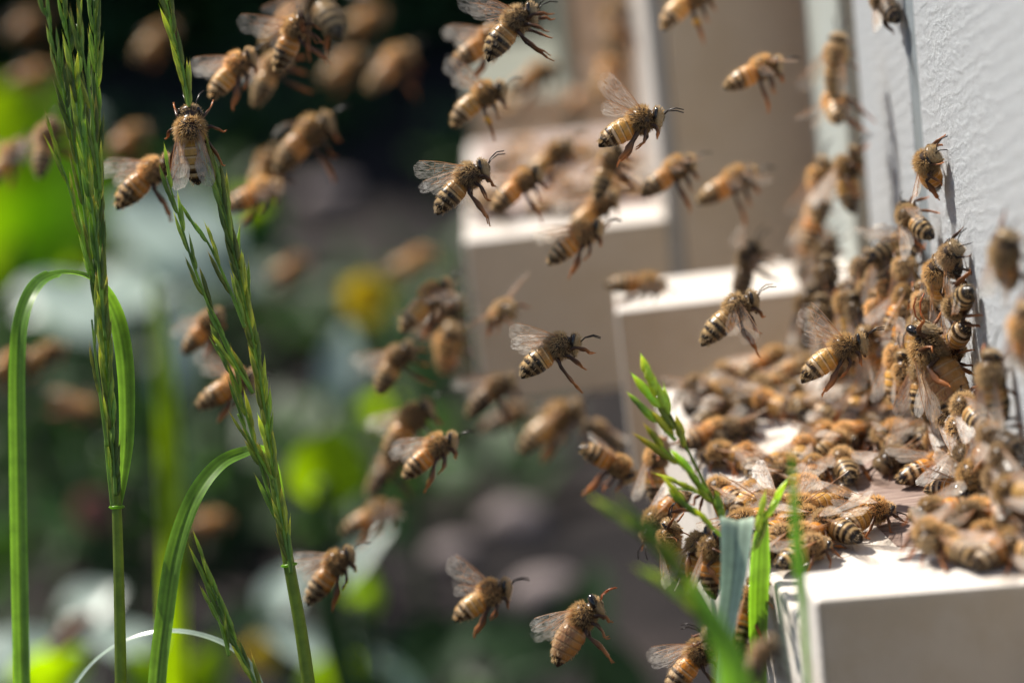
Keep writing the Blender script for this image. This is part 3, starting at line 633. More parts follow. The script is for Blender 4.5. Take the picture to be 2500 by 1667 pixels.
# ------------------------------------------------------------------ bees in flight: px, py, depth, heading, towards camera, roll, kind, wings, size, label
FL = [
(557,182,53.5,45,0,0,'fh','back',.95,'bee with long hanging hind legs just right of the clinging bee, facing up right'),
(705,100,53,60,8,-10,'fa','up',.98,'orange bodied bee partly behind the big bee at the top edge'),
(790,20,45.5,128,-40,55,'fs','flat',1.08,'big striped bee cut off by the top edge, black tail towards the camera'),
(650,185,58,52,0,0,'fr','back',1.0,'blurred bee between two others with legs dangling, below the top left cluster'),
(690,62,62,40,10,10,'ft','flat',1.0,'blurred golden bee behind the orange bodied one at the top'),
(828,165,82,30,0,10,'fh','flat',1.15,'faint pinkish bee far behind, right of the top left cluster'),
(945,165,74,42,0,10,'fa','flat',1.2,'large blurred golden bee alone on the dark background at the top'),
(880,50,86,20,0,0,'fh','flat',1.1,'faint out of focus bee near the top edge over the dark area'),
(372,100,88,35,0,0,'fh','flat',1.2,'pale pink blurred bee between the two grass stalks at the top'),
(72,185,92,10,0,0,'fa','flat',1.2,'dim reddish blurred bee left of the tall grass stalk'),
(60,62,96,30,0,0,'fa','flat',1.2,'faintest dim bee in the top left corner'),
(305,340,78,30,0,0,'fa','flat',1.0,'dim brown bee blurred behind, above the orange bellied bee'),
(730,345,58.5,40,4,5,'fa','flat',1.22,'large blurred bee with spread wings right of the clinging bee'),
(610,475,60,22,0,15,'ft','fore',1.0,'orange blurred bee close to the leaning stalk with a wing stretched right'),
(640,420,66,60,0,0,'fh','flat',1.0,'dim bee almost hidden under the large blurred bee'),
(343,440,53,36,0,2,'fa','back',1.05,'bee with glowing orange belly between the two grass stalks'),
(104,360,60,74,-15,20,'fs','back',.98,'blurred bee in front of the bright green leaf left of the tall stalk'),
(8,395,63,50,0,20,'fh','flat',.9,'blurred bee cut by the left edge above the arching blade'),
(490,805,57,46,5,0,'ft','back',.86,'small orange bee crossed by the leaning stalk branch, legs tucked'),
(550,945,55.5,27,0,0,'ft','up',.98,'orange bee half hidden behind the leaning stalk, pale wing raised'),
(95,868,69,18,0,0,'fh','flat',1.0,'blurred brown bee right of the arching blade'),
(10,895,66,35,0,0,'fh','flat',.9,'pale blurred bee at the left edge left of the arching blade'),
(182,985,80,-32,0,10,'ft','flat',1.15,'soft orange blurred bee below the arch, left of the tall stalk'),
(700,655,88,20,0,0,'ft','flat',1.1,'faint round orange bee right of the leaning stalk'),
(505,1270,84,0,0,0,'ft','flat',1.0,'small soft orange bee right of the broad arching blade'),
(798,1400,53.2,48,0,0,'ft','back',.98,'lone bee right of the leaning stalk near the bottom, face pale'),
(895,1262,62,22,0,10,'ft','fore',1.05,'orange blurred bee below the round lime leaf with a wing to the right'),
(1168,1465,52.4,31,0,4,'fh','up',.98,'striped bee flying alone at the bottom middle, antennae raised'),
(1398,1535,49.2,50,-2,-12,'dr','back',1.0,'big eyed drone with orange antennae and legs at the bottom edge'),
(1680,1620,49.2,46,0,-5,'fa','back',.98,'bee at the bottom edge with dark glassy wings swept left'),
(1845,1620,42,60,0,0,'fd','fold',.7,'dark blurred bee in front of the grass at the bottom edge'),
(1232,75,49,40,2,-12,'fr','up',1.0,'sharp bee at the top edge reaching with orange legs'),
(1170,110,56,30,0,0,'ft','back',1.0,'blurred curled bee behind the sharp one at the top'),
(1155,245,54.6,27,0,5,'fp','up',.98,'grey bee with curled tail and a round yellow pollen load'),
(1292,190,70,25,0,10,'ft','flat',1.1,'soft orange bee behind the one carrying pollen'),
(1115,455,50.6,40,0,-6,'fs','back',.99,'bee with brown wings swept back in front of the dark gap'),
(1255,460,55.5,38,0,-4,'fa','back',.95,'bee over the third board with its hind leg kicked right'),
(1335,390,61,40,0,0,'fh','back',.95,'blurred bee behind the one over the third board'),
(1530,310,50,24,2,-4,'fh','up',1.0,'sharp bee with raised wings and antennae in front of the pale hive corner'),
(1474,418,56,64,-8,10,'fs','back',.9,'blunt tailed bee seen just under the sharp bee'),
(1625,428,56,33,0,3,'fa','fore',.97,'orange belted bee at the right end of the third landing board'),
(1768,452,58,27,0,3,'fa','fore',1.05,'bee with a wing stretched right in front of the beige hive side'),
(1395,590,54,34,0,0,'ft','back',1.0,'orange bee with glowing hind legs in front of the third board face'),
(1440,520,57.5,38,0,0,'fh','back',1.0,'bee overlapping above the one with glowing hind legs'),
(1833,178,55,24,0,4,'fa','fore',.95,'bee alone against the upper beige hive side'),
(1665,8,57,28,0,0,'fp','flat',1.0,'bee cut by the top edge with a yellow pollen load'),
(2038,165,57,85,5,60,'fs','back',1.0,'upper of two blurred bees hovering at the second hive front'),
(2038,262,57.5,80,-60,20,'fa','back',1.0,'lower of two blurred bees hovering, round dark tail to the camera'),
(1500,70,76,80,0,20,'ft','flat',1.3,'soft orange bee high up left of the pale hive corner'),
(1478,190,80,60,0,20,'fh','flat',1.2,'dim bee under the soft orange one at the pale hive corner'),
(1553,690,60,-4,0,15,'ft','fore',.95,'bee with one bright white wing above the second landing board'),
(1815,665,58,70,10,30,'fd','fore',1.0,'blurred bee with a long white wing above the second board'),
(1772,775,51.6,40,0,8,'fs','down',1.02,'striped bee with pale wings hovering over the second board face'),
(1330,862,50,25,0,-4,'fr','back',.98,'sharp dark bee with two hanging black hind legs in the middle'),
(1030,742,57,39,0,3,'fh','fore',1.05,'pale backed bee right of the yellow flower'),
(1218,762,57,20,62,20,'ws','flat',.9,'bee facing the camera, round face with dark eyes'),
(950,897,58,50,0,0,'fr','back',1.0,'bee with legs reaching right below the pale backed one'),
(1090,860,61,75,48,60,'ft','flat',1.25,'wide blurred bee with both wings spread sideways'),
(1190,960,60,35,10,0,'fd','back',1.0,'dark blurred bee under the one with both wings spread'),
(1068,770,64,30,0,0,'fd','flat',1.0,'dim bee behind the pale backed one'),
(1335,1035,62,32,0,12,'fh','flat',1.25,'large blurred bee at the lower edge of the third board face'),
(985,1045,58,46,0,0,'fa','back',1.12,'blurred bee just left of and behind the orange bellied pair mate'),
(1040,1110,52.8,36,0,-2,'ft','back',.98,'bright orange bellied bee with one antenna up right of the lime leaf'),
(1486,1120,54,-36,-5,8,'fa','fold',.92,'bee facing down right left of the near board, one orange leg down'),
(935,1150,64,45,0,0,'fd','flat',1.0,'dim bee under the lower left of the bright orange bellied one'),
(1000,640,86,20,0,0,'fh','flat',1.2,'whitish faint bee above the pale backed one'),
(1230,1020,68,20,0,0,'fd','flat',1.0,'faint dark bee left of the large blurred bee'),
(2025,868,50,27,3,-8,'fh','up',1.02,'sharp bee hovering over the crowd with raised glassy wings'),
(1480,1060,60,150,0,0,'fd','fold',.8,'dim bee at the far left corner of the near board'),
]
for b in FL: fly(*b)
fly(468, 362, 50.3, 94, -4, 82, 'wh', 'fold', 1.14, 'bee clinging head up to the leaning grass stalk, seen from its back', 'bees clinging to things')
# ------------------------------------------------------------------ bees on the near hive wall
WALL = (Vector((8.0, 50, 0)), Vector((-1, 0, 0)))
BOARD = (Vector((0, 0, ZB)), Vector((0, 0, 1)))      # the far boards and the rim
FLOOR = (Vector((0, 0, ZN)), Vector((0, 0, 1)))
EDGE = (Vector((3.2, 49, 0)), Vector((-1, -.07, 0)).normalized())
W2 = (Vector((6.45, 63, 0)), Vector((-1, 0, 0)))
WL = [   # px, py, depth, heading, towards, roll, kind, wing, scale, label
(2262,418,0,84,0,-25,'wh','fold',.98,'furry bee climbing the grey wall groove alone, topmost of the sharp ones'),
(2232,545,52.2,120,-52,40,'ws','part',.92,'bee with neat black stripes, tail to the camera, below the topmost climber'),
(2180,602,54.5,20,-20,10,'ws','vee',.95,'blurred bee left of the neatly striped one on the wall'),
(2212,690,53.5,92,-10,60,'ws','fold',1.0,'dark backed bee climbing straight up left of the long antenna one'),
(2285,690,0,86,0,15,'wh','fold',1.0,'bee with one antenna straight up beside the paint groove'),
(2340,735,0,250,0,20,'ws','fold',.98,'upside down bee with shiny blue black tail by the groove'),
(2328,830,0,262,0,0,'wh','fold',.95,'bee hanging head down under the upside down one, feet on the wall'),
(2288,900,49.6,114,-4,-35,'dw','fold',1.28,'furry drone with orange antennae climbing, biggest bee of the heap'),
(2425,955,0,96,0,42,'ws','fold',1.02,'blurred bee climbing right of the drone on the near wall'),
(2452,650,0,88,0,38,'ws','fold',1.0,'dark blurred bee high on the near wall at the right edge'),
(2500,835,0,92,0,30,'wa','fold',.95,'orange blurred bee cut by the right edge of the photo'),
(2160,15,0,112,0,35,'wd','fold',.95,'dark bee on the hive wall cut by the top edge'),
(2140,715,54.8,80,-10,30,'wd','fold',1.0,'black bodied blurred bee low in the corner left of the climbing heap'),
(2150,790,54.2,100,-12,40,'wh','fold',.98,'bee with pale folded wing climbing behind the heap'),
(2205,800,53.2,70,-6,30,'wa','fold',1.0,'orange winged bee climbing under the dark backed one'),
(2225,860,52.0,262,4,10,'wh','fold',1.0,'golden bee hanging head down left of the drone'),
(2125,850,54.6,60,-5,10,'ws','vee',.9,'blurred bee at the foot of the climbing heap'),
(2262,770,52.0,96,-10,60,'ws','fold',.95,'striped bee squeezed between the dark backed and the upside down one'),
(1962,775,57.2,80,0,20,'wd','fold',.98,'dark bee at the far left foot of the heap, its tail down'),
(2012,800,56.6,100,-5,30,'ws','fold',1.0,'striped bee upright at the far left of the heap'),
(2048,845,56.0,70,0,10,'wh','fold',1.0,'golden bee above the back row at the left of the heap'),
(2095,885,54.6,130,10,10,'ws','fold',.98,'striped bee leaning left just behind the hovering bee'),
(2020,705,57.2,95,-10,20,'wd','fold',1.0,'nearly black bee topmost at the left of the heap'),
(2245,835,52.0,85,-10,60,'ws','fold',1.0,'striped back of a bee between the golden hanging one and the drone'),
(2195,755,53.4,60,0,20,'wa','part',.98,'amber bee with an open wing in the middle of the heap'),
(2120,745,55.0,85,-10,45,'ws','fold',1.0,'striped bee climbing right of the nearly black one'),
(2225,940,51.8,110,0,20,'wa','fold',.98,'amber bee at the foot of the heap under the drone wing'),
(2098,690,55.4,75,0,20,'wd','fold',1.0,'black tailed bee at the left of the heap in the corner, head up'),
(2070,770,55.6,95,-10,30,'wh','fold',.98,'golden bee at the left foot of the heap with a bright wing'),
(2105,790,55.0,110,0,20,'wd','fold',.95,'dusky bee wedged in the left of the heap above the board'),
(2160,665,54.4,85,-10,40,'wd','fold',1.0,'dark bee high in the heap left of the long antenna one'),
(2185,905,52.4,80,0,30,'wh','fold',.98,'golden bee reaching up behind the hovering bee head'),
(2245,940,51.2,75,-10,50,'ws','fold',.98,'striped bee left of the drone belly'),
(2140,870,53.6,120,10,10,'wa','vee',.95,'amber bee with pale wing at the bottom of the heap'),
(2318,640,0,80,0,10,'wd','fold',.9,'small dark bee above the upside down one'),
(2178,740,54.0,100,-14,50,'wa','fold',.95,'amber bee behind the dark backed climber'),
]
for b in WL:
    px, py, d, an, el, ro, kd, wg, sc, lb = b
    if d == 0: on(px, py, an, WALL, kd, wg, sc*1.04, lb, G1, lift=.03, roll=ro)
    else: fly(*b, group=G1)
G2 = 'blurred bees on the second hive front'
for b in [(2064,445,58,80,0,-10,'wh','vee',1.12,'pale backed blurred bee upright on the second hive front'),
 (2000,470,59.5,85,0,10,'fa','back',1.1,'golden blurred bee left of the pale backed upright one'),
 (1985,540,60.5,70,0,20,'wa','fold',1.0,'reddish blurred bee in the cluster on the second hive front'),
 (1972,600,61.5,95,-10,30,'wa','fold',1.05,'red brown blurred bee hanging low on the second hive front'),
 (2010,650,61.0,80,0,20,'wd','fold',1.05,'dark blurred bee over the shadow at the second hive corner'),
 (1975,690,62.0,100,0,10,'wd','fold',1.0,'darkest blurred bee at the foot of the second hive front'),
 (2030,725,60.5,120,0,10,'wd','fold',1.0,'black blurred bee in the corner where the second board meets its hive')]: fly(*b, group=G2)
# ------------------------------------------------------------------ bees on the near landing board: px, py, facing, kind, wing, size, label, lift
G3 = 'bees crowding the near landing board'
BD = [
(1690,960,60,'wd','vee','upright grey bee at the back of the board reaching up',.15),
(1752,948,-20,'wh','fold','blurred bee in the back row next to the reaching grey one',0),
(1795,905,190,'wa','fold','back row bee below the hovering striped bee',.1),
(1860,885,10,'wa','fold','golden bee far back facing right under the wings',.25),
(1880,935,200,'wh','fold','back row bee facing left with its dark eye showing',.1),
(1935,900,0,'wa','fold','back row bee hidden behind the hovering sharp bee',.2),
(1950,975,128,'ws','vee','bee with round black tail to the camera and white wing tip at the back',.12),
(1890,985,170,'wh','fold','pale winged bee left of the round black tail',0),
(2055,940,100,'wa','fold','orange backed bee at the wall end of the back row',.15),
(2120,905,120,'wh','fold','bee where the board meets the wall, far back',.1),
(1830,975,15,'wd','vee','dusky bee in the second row with a bright white wing',0),
(1740,1010,20,'wh','vee','long bee with a white wing on the far left of the board',0),
(1800,1040,205,'wd','fold','dark bee casting a shadow behind the long white winged one',0),
(1790,1110,178,'wh','fold','pale striped bee facing left on the bare white paint',0),
(1990,1050,-20,'wh','fold','cream bee beside the pink grey patch of board',0),
(2000,1000,170,'ws','vee','striped bee left of the upright golden one',0),
(2092,985,42,'wh','fold','golden bee rearing up over the crowd beside the drone',.25),
(2140,1030,-150,'ws','fold','striped bee under the rearing golden one',0),
(2085,1050,200,'wa','part','amber bee with one white wing laid over its back',.05),
(2180,1010,60,'wa','fold','bee with a reddish belly left below the drone',.1),
(2215,1040,140,'ws','fold','grey furred bee just under the drone wing tip',.1),
(1955,1105,60,'wh','fold','golden bee in the middle left behind the dark green blade tip',0),
(2020,1090,20,'wa','vee','bee with thin wings raised above the neatly striped walker',0),
(2062,1135,122,'ws','part','neatly striped walker seen from behind with one wing out',.0),
(1985,1150,80,'wa','fold','amber bee left of the neatly striped walker',0),
(1955,1180,-30,'wh','fold','golden bee right of the green blade, head down',0),
(1870,1170,10,'wd','vee','dark furred bee with wide pinkish wing in the left crowd',.05),
(1820,1215,35,'wh','fold','golden bee below the dark furred one',0),
(1845,1265,200,'wa','fold','amber bee right above the folded bluish blade',0),
(1915,1225,190,'ws','fold','bee with small black tail behind the green blade',0),
(1935,1275,15,'wa','vee','bee with a bluish shine and a crumpled pale wing',0),
(1985,1230,200,'wh','vee','brown backed bee with pale crumpled wings in the front crowd',.06),
(2020,1215,-10,'wh','fold','golden furred bee in front of the striped walker',0),
(2045,1285,165,'ws','vee','striped bee with round black tail turned right in the front row',.06),
(2105,1255,18,'wh','vee','bee with long pale front legs at the border of the worn wood',.05),
(1885,1325,30,'ws','fold','left front row bee with a black tail by the bright green blade',.02),
(1955,1345,22,'ws','fold','front row bee with round black tail facing the camera, feet in the light',.02),
(1900,1290,20,'wa','fold','amber bee squeezed behind the left front row pair',0),
(2170,1075,150,'wh','vee','bee with shiny silver wings in the middle of the worn wood',.02),
(2205,1110,200,'wd','vee','dark legged bee in front of the silver winged one',0),
(2265,1140,12,'wa','part','glossy red amber bee with dark tail on the worn wood',.02),
(2255,1050,80,'ws','fold','grey striped bee right below the drone',.06),
(2230,1000,60,'ws','fold','bee under the drone with grey rings on its tail',.2),
(2360,1085,200,'wd','fold','dark bee with glinting head at the foot of the wall',.12),
(2395,1125,190,'dw','fold','drone with large eyes facing left below the dark bee at the wall',.05),
(2440,1075,150,'wd','vee','black bee cluster member right of the glinting head',.1),
(2460,1140,60,'wd','fold','black bee in the shadow at the right edge',.05),
(2330,1190,-5,'wa','vee','bee with white wings lying flat, right of the glossy amber one',.02),
(2400,1210,-12,'ws','vee','striped bee behind the white winged one near the right edge',.0),
(2310,1240,190,'wa','part','amber bee with a white wing near the front right',0),
(2430,1255,175,'wa','fold','long orange bee lying along the front right rows',.0),
(2270,1290,255,'wa','fold','orange bellied bee facing the camera at the front of the worn wood',.1),
(2345,1270,30,'wd','fold','bee with dark eye and pale cheek in the front right heap',.1),
(2400,1320,80,'wh','fold','blurred golden bee nearest to the front rail on the right',.0),
(2440,1335,20,'wa','fold','blurred amber bee lying on the front rail at the right',0),
(2500,1340,160,'ws','fold','striped blurred bee in the corner above the front rail',0),
(2475,1300,100,'wa','fold','blurred bee cut by the right edge above the front rail',0),
(2330,1330,160,'ws','fold','blurred bee at the front rail left of the golden one',-.02),
(2490,1200,170,'wh','fold','blurred golden bee at the right edge in the heap',.1),
(2300,1090,30,'wh','fold','golden bee tucked behind the glossy amber one',.02),
(2330,1035,110,'wd','fold','dark bee at the wall foot right of the drone tail',.1),
(1830,1120,120,'wa','fold','amber bee right of the pale striped left facing one',0),
(2170,960,80,'wa','fold','amber bee behind the rearing golden one',.1),
(1775,1205,160,'wa','fold','amber bee at the left edge above the golden one on the paint',0),
(1855,1225,-20,'wh','vee','golden bee with raised thin wings in the front left crowd',0),
(1790,1290,30,'wh','fold','golden bee just above the folded bluish blade',0),
(1985,1300,200,'wa','fold','amber bee facing left between the two striped front row bees',0),
(2295,1095,140,'ws','fold','striped bee between the drone and the glossy amber one',.15),
(2345,1140,20,'wd','vee','dark bee with glassy wings in the shadow at the wall foot',.2),
(2355,1070,60,'ws','fold','striped bee at the wall foot beside the blurred climbing one',.3),
(2395,1185,170,'wd','fold','dark bee above the white winged one at the wall foot',.3),
(2205,1045,200,'wa','part','amber bee with an open wing below the drone tail, left side',.1),
(2455,1190,100,'wd','fold','black bee at the right edge just above the front right heap',.2),
(2300,1030,80,'wd','fold','dark bee directly under the drone tail',.35),
(2370,1010,95,'ws','fold','striped bee at the wall between drone and blurred climber',.3),
(1905,1130,-40,'wh','fold','golden bee left of the dark green blade tip',0),
(1720,1060,15,'wa','fold','amber bee on the white paint left of the striped left facing one',0),
]
for (px, py, an, k, wg, lb, lf) in BD:
    if k in ('wh', 'wa') and random.random() < .6 and not any(q in lb for q in ('golden', 'cream', 'pale', 'amber', 'orange')): k = 'ws'
    if px > 2235 and py > 1225: lf += .86                     # these stand on the rim
    elif px > 2235 and py > 1180: lf += .35
    on(px, py, an, FLOOR, k, wg, random.uniform(.97, 1.09), lb, G3, lift=lf, pitch=10 if .1 < lf < .3 else 0)
G4 = 'bees hanging at the front edge of the near board'
for b in [(1598,1150,53.5,80,0,-30,'wh','fold',.95,'blurred bee hanging on the board edge behind the spikelets'),
 (1622,1245,51.8,230,20,20,'wa','fold',.98,'curled orange tailed bee hanging on the board edge'),
 (1690,1365,49.2,60,0,-30,'wh','fold',.98,'golden bee on the board edge left of the folded bluish blade'),
 (1733,1375,48.8,80,10,-10,'wa','part',.95,'bee with thin pale wings half behind the folded bluish blade'),
 (1640,1350,50.0,100,0,-20,'wh','fold',.9,'blurred bee below the curled one, lowest on the board edge'),
 (1812,1500,48.2,70,-10,20,'wa','fold',.98,'amber bee in the dark gap between the grass blades'),
 (1800,1580,48.4,150,0,10,'wd','fold',.98,'black bee in the shade beneath the amber one in the gap')]: fly(*b, group=G4)
G5 = 'blurred bees on the third landing board'
k = 0
for (px, py, an, kd, wg, lb) in [
 (1180,480,20,'wh','vee','left front bee on the third landing board'), (1250,440,200,'wa','vee','bee on the third board under the kicked hind leg'),
 (1320,500,10,'wh','vee','pale winged bee at the lit rim of the third board'), (1390,450,160,'wa','vee','bee in the middle of the third board crowd'),
 (1450,470,30,'wd','vee','dusky bee right of the middle of the third board'), (1540,460,180,'wh','vee','bee at the right end of the third board crowd'),
 (1360,390,20,'wd','vee','dusky bee at the back of the third board'), (1440,380,150,'wh','vee','pale bee at the back right of the third board'),
 (1160,445,110,'wa','fold','bee at the left edge of the third board, second row'), (1220,510,160,'wa','vee','bee by the lit rim of the third board, left of the pale winged one'),
 (1400,500,10,'wd','fold','dark bee near the lit rim of the third board'), (1480,430,200,'wa','fold','amber bee right of the middle of the third board'),
 (1310,420,40,'wd','fold','dark bee left of the middle of the third board'), (1260,385,180,'wh','fold','bee in the back row of the third board, left part'),
 (1400,360,10,'wa','fold','bee in the back row of the third board, middle'), (1500,360,170,'wd','fold','bee in the back row of the third board, right part'),
 (1210,400,60,'wd','vee','bee at the back left of the third board'), (1290,360,170,'wa','vee','farthest bee on the third board, left half'),
 (1500,400,10,'wa','vee','bee against the pale hive corner on the third board'), (1560,420,90,'wd','vee','bee at the hive wall on the third board')]:
    on(px, py, an, BOARD, kd, wg, 1.0, lb, G5)
for b in [(2300,960,50.6,110,-10,40,'ws','fold',1.0,'bee pressed behind the drone, only its ringed tail showing')]: fly(*b, group=G1)
on(1400, 250, 20, BOARD, 'wa', 'vee', 1.0, 'blurred bee on the farthest landing board', 'bees on the farthest board')
on(1240, 255, 160, BOARD, 'wh', 'vee', 1.0, 'pale blurred bee at the left of the farthest landing board', 'bees on the farthest board')
# ------------------------------------------------------------------ the grasses in front
def lemma(mb, p, d, L, W, col, side=None):
    """a pointed husk lying along the branch, with a pale keel and an awn"""
    d = d.normalized(); s = d.cross(Vector((random.random()-.5, -1, random.random()-.5))).normalized(); u = s.cross(d)
    prof = [(0, .25), (.12, .75), (.3, 1), (.55, .82), (.78, .42), (.92, .12), (1.0, .03), (1.12, .01)]
    V = []; C = []; n = 6
    for t, r in prof:
        for k in range(n):
            a = 2*math.pi*k/n; V.append(p + d*(t*L) + s*(math.cos(a)*r*W*.5) + u*(math.sin(a)*r*W*.32))
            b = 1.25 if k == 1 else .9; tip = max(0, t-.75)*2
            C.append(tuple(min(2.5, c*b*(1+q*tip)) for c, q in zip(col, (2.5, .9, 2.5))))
    mb.add(V, [(i*n+k, i*n+(k+1) % n, (i+1)*n+(k+1) % n, (i+1)*n+k) for i in range(len(prof)-1) for k in range(n)], 0, C)
def pix(P): return [at(*p) for p in P]
ACOL = (.95, .98, .95)
def spike(parent, P, off, dens=3.2, L=.46, W=.10, spread=14, name='spike', start=0.0, col=(1, 1, 1), r0=.035, mt=None, stem=True):
    mb = MB(); Q = smooth_path(pix(P), 12); n = len(Q)
    if stem: mb.tube(Q, [r0*(1-.6*i/n) for i in range(n)], 6, 0, tuple(c*.9 for c in col))
    ln = sum((Q[i+1]-Q[i]).length for i in range(n-1)); cnt = int(ln*dens); k = 0
    for j in range(cnt):
        t = start + (1-start)*(j+.3)/cnt; i = min(n-2, int(t*(n-1))); d = (Q[i+1]-Q[i]).normalized(); sd = 1 if j % 2 else -1
        s = d.cross(FWD).normalized()*sd; a = R(spread*random.uniform(.4, 1.3)); dd = d*math.cos(a)+s*math.sin(a)+CT*random.uniform(-.12, .12)
        c = random.uniform(.45, 1.35); y = random.random()*.7
        for e in range(random.choice((2, 3, 4, 4))):
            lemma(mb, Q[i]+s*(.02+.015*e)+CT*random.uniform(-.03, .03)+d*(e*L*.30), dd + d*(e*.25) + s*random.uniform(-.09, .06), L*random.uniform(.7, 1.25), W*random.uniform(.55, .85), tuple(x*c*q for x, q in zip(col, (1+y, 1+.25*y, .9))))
    o = mb.build(name, [mt or SEED], parent); o.location = off; return o
def stalk(P, rad, parent, off, m=None, node=None):
    mb = MB(); Q = smooth_path(pix(P), 10); n = len(Q)
    mb.tube(Q, [rad[0]+(rad[1]-rad[0])*i/n for i in range(n)], 10, 0, (1.15, .74, 1.1))
    for k in (node or []):
        i = int(k*(n-1)); mb.tube([Q[i]-(Q[i+1]-Q[i])*.25, Q[i], Q[i]+(Q[i+1]-Q[i])*.25], [rad[0]*1.0, rad[0]*1.28, rad[0]*1.0], 10, 0, (1.7, 1.5, .8))
    o = mb.build('stem', [m or GRASS], parent); o.location = off; return o
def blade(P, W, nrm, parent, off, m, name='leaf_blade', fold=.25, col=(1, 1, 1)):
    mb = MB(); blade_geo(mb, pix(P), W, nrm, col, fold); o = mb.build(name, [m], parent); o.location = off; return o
# the tall stalk at the left
b0 = at(299, 1900, 50); gA = empty('grass_stalk', b0); tag(gA, 'tall upright grass stalk with long green seed spikes at the far left', 'grass'); oA = -b0
stalk([(297, 1900, 50), (295, 1667, 50), (291, 1450, 50), (285, 1237, 50), (277, 1100, 50), (265, 900, 50), (252, 650, 50), (243, 400, 50), (238, 200, 50), (232, 0, 50)], (.115, .03), gA, oA, node=[.335])
spike(gA, [(283, 1210, 49.9), (272, 1050, 49.9), (258, 850, 49.8), (246, 600, 49.8), (240, 380, 49.8), (236, 180, 49.8), (226, -30, 49.8)], oA, 3.4, .50, .12, 9, col=ACOL)
spike(gA, [(268, 1010, 50.2), (247, 800, 50.2), (217, 600, 50.3), (190, 400, 50.4), (150, 200, 50.6), (110, 20, 50.8)], oA, 3.0, .48, .11, 10, col=ACOL)
spike(gA, [(258, 830, 49.7), (232, 560, 49.6), (202, 350, 49.5), (176, 160, 49.4), (152, -10, 49.3)], oA, 3.0, .48, .11, 9, col=ACOL)
spike(gA, [(252, 720, 50.4), (225, 450, 50.6), (200, 250, 50.8), (188, 60, 51)], oA, 2.8, .48, .11, 9, col=ACOL)
spike(gA, [(222, 660, 49.6), (192, 540, 49.4), (163, 440, 49.3), (134, 365, 49.2)], oA, 2.6, .46, .08, 8)
spike(gA, [(262, 1090, 49.5), (240, 930, 49.4), (224, 780, 49.4)], oA, 1.6, .5, .08, 7)
spike(gA, [(274, 1235, 49.7), (264, 1150, 49.7), (256, 1075, 49.7)], oA, 1.6, .5, .08, 6)
spike(gA, [(246, 470, 49.5), (222, 250, 49.4), (190, 60, 49.2)], oA, 2.6, .46, .09, 10)
blade([(290, 1240, 50), (308, 1080, 50.2), (306, 900, 50.5), (282, 770, 50.7), (230, 690, 50.5), (160, 668, 49.8), (95, 690, 48.8), (55, 770, 48.3), (43, 900, 48.1), (45, 1150, 48), (50, 1450, 48), (58, 1800, 48)],
      [.08, .26, .31, .31, .28, .27, .27, .28, .29, .30, .30, .29], lambda t: (CT*(1 if t < .33 else max(.15, 1-abs(t-.42)*0)) + CU*(.9 if .3 < t < .5 else .1) + CR*(.2 if t < .3 else -.15)).normalized(), gA, oA, GRASS)
# the leaning stalk with the clinging bee
b0 = at(775, 1900, 50.5); gB = empty('grass_stalk', b0); tag(gB, 'leaning grass stalk with green seed spikes and a bee clinging to it', 'grass'); oB = -b0
stalk([(782, 1900, 50.4), (753, 1667, 50.4), (733, 1530, 50.4), (715, 1430, 50.4), (690, 1290, 50.4), (663, 1120, 50.4), (640, 960, 50.4), (603, 760, 50.4), (575, 640, 50.4), (545, 500, 50.4), (515, 395, 50.4), (470, 290, 50.5), (440, 160, 50.5), (405, 20, 50.5), (395, -60, 50.5)], (.125, .035), gB, oB, node=[.245])
spike(gB, [(712, 1400, 50.2), (688, 1270, 50.2), (658, 1090, 50.2), (636, 930, 50.2), (600, 745, 50.2), (572, 620, 50.2), (545, 500, 50.2), (520, 420, 50.2)], oB, 3.8, .46, .12, 12)
spike(gB, [(700, 1330, 50.5), (652, 1190, 50.6), (615, 1060, 50.7), (575, 930, 50.7), (528, 840, 50.8)], oB, 2.6, .46, .11, 12)
spike(gB, [(462, 262, 50.3), (446, 170, 50.3), (425, 90, 50.3), (408, 10, 50.3), (396, -60, 50.3)], oB, 3.6, .46, .12, 14)
spike(gB, [(618, 960, 50), (560, 860, 49.9), (515, 760, 49.9), (470, 640, 49.8), (440, 540, 49.8), (408, 430, 49.7)], oB, 2.7, .46, .10, 8)
spike(gB, [(598, 800, 50), (562, 710, 50), (522, 620, 50), (488, 560, 50)], oB, 2.6, .46, .10, 10)
spike(gB, [(650, 1010, 50.6), (630, 880, 50.7), (612, 790, 50.8), (604, 730, 50.8)], oB, 2.6, .44, .09, 10)
spike(gB, [(575, 640, 50.6), (560, 520, 50.7), (525, 430, 50.8), (500, 370, 50.8)], oB, 3, .44, .10, 12)
spike(gB, [(665, 1170, 50), (620, 1090, 49.9), (580, 1010, 49.8)], oB, 2.6, .46, .09, 10)
blade([(372, 1900, 49.4), (385, 1667, 49.5), (402, 1520, 49.6), (428, 1350, 49.8), (475, 1215, 50), (535, 1135, 50.3), (600, 1103, 50.7), (640, 1100, 51.2), (668, 1140, 51.7), (690, 1260, 52)], [.34, .33, .34, .34, .32, .28, .22, .2, .2, .18],
      lambda t: (CT + CU*.35 - CR*.2).normalized(), gB, oB, GRASS, col=(1.1, 1.05, 1))
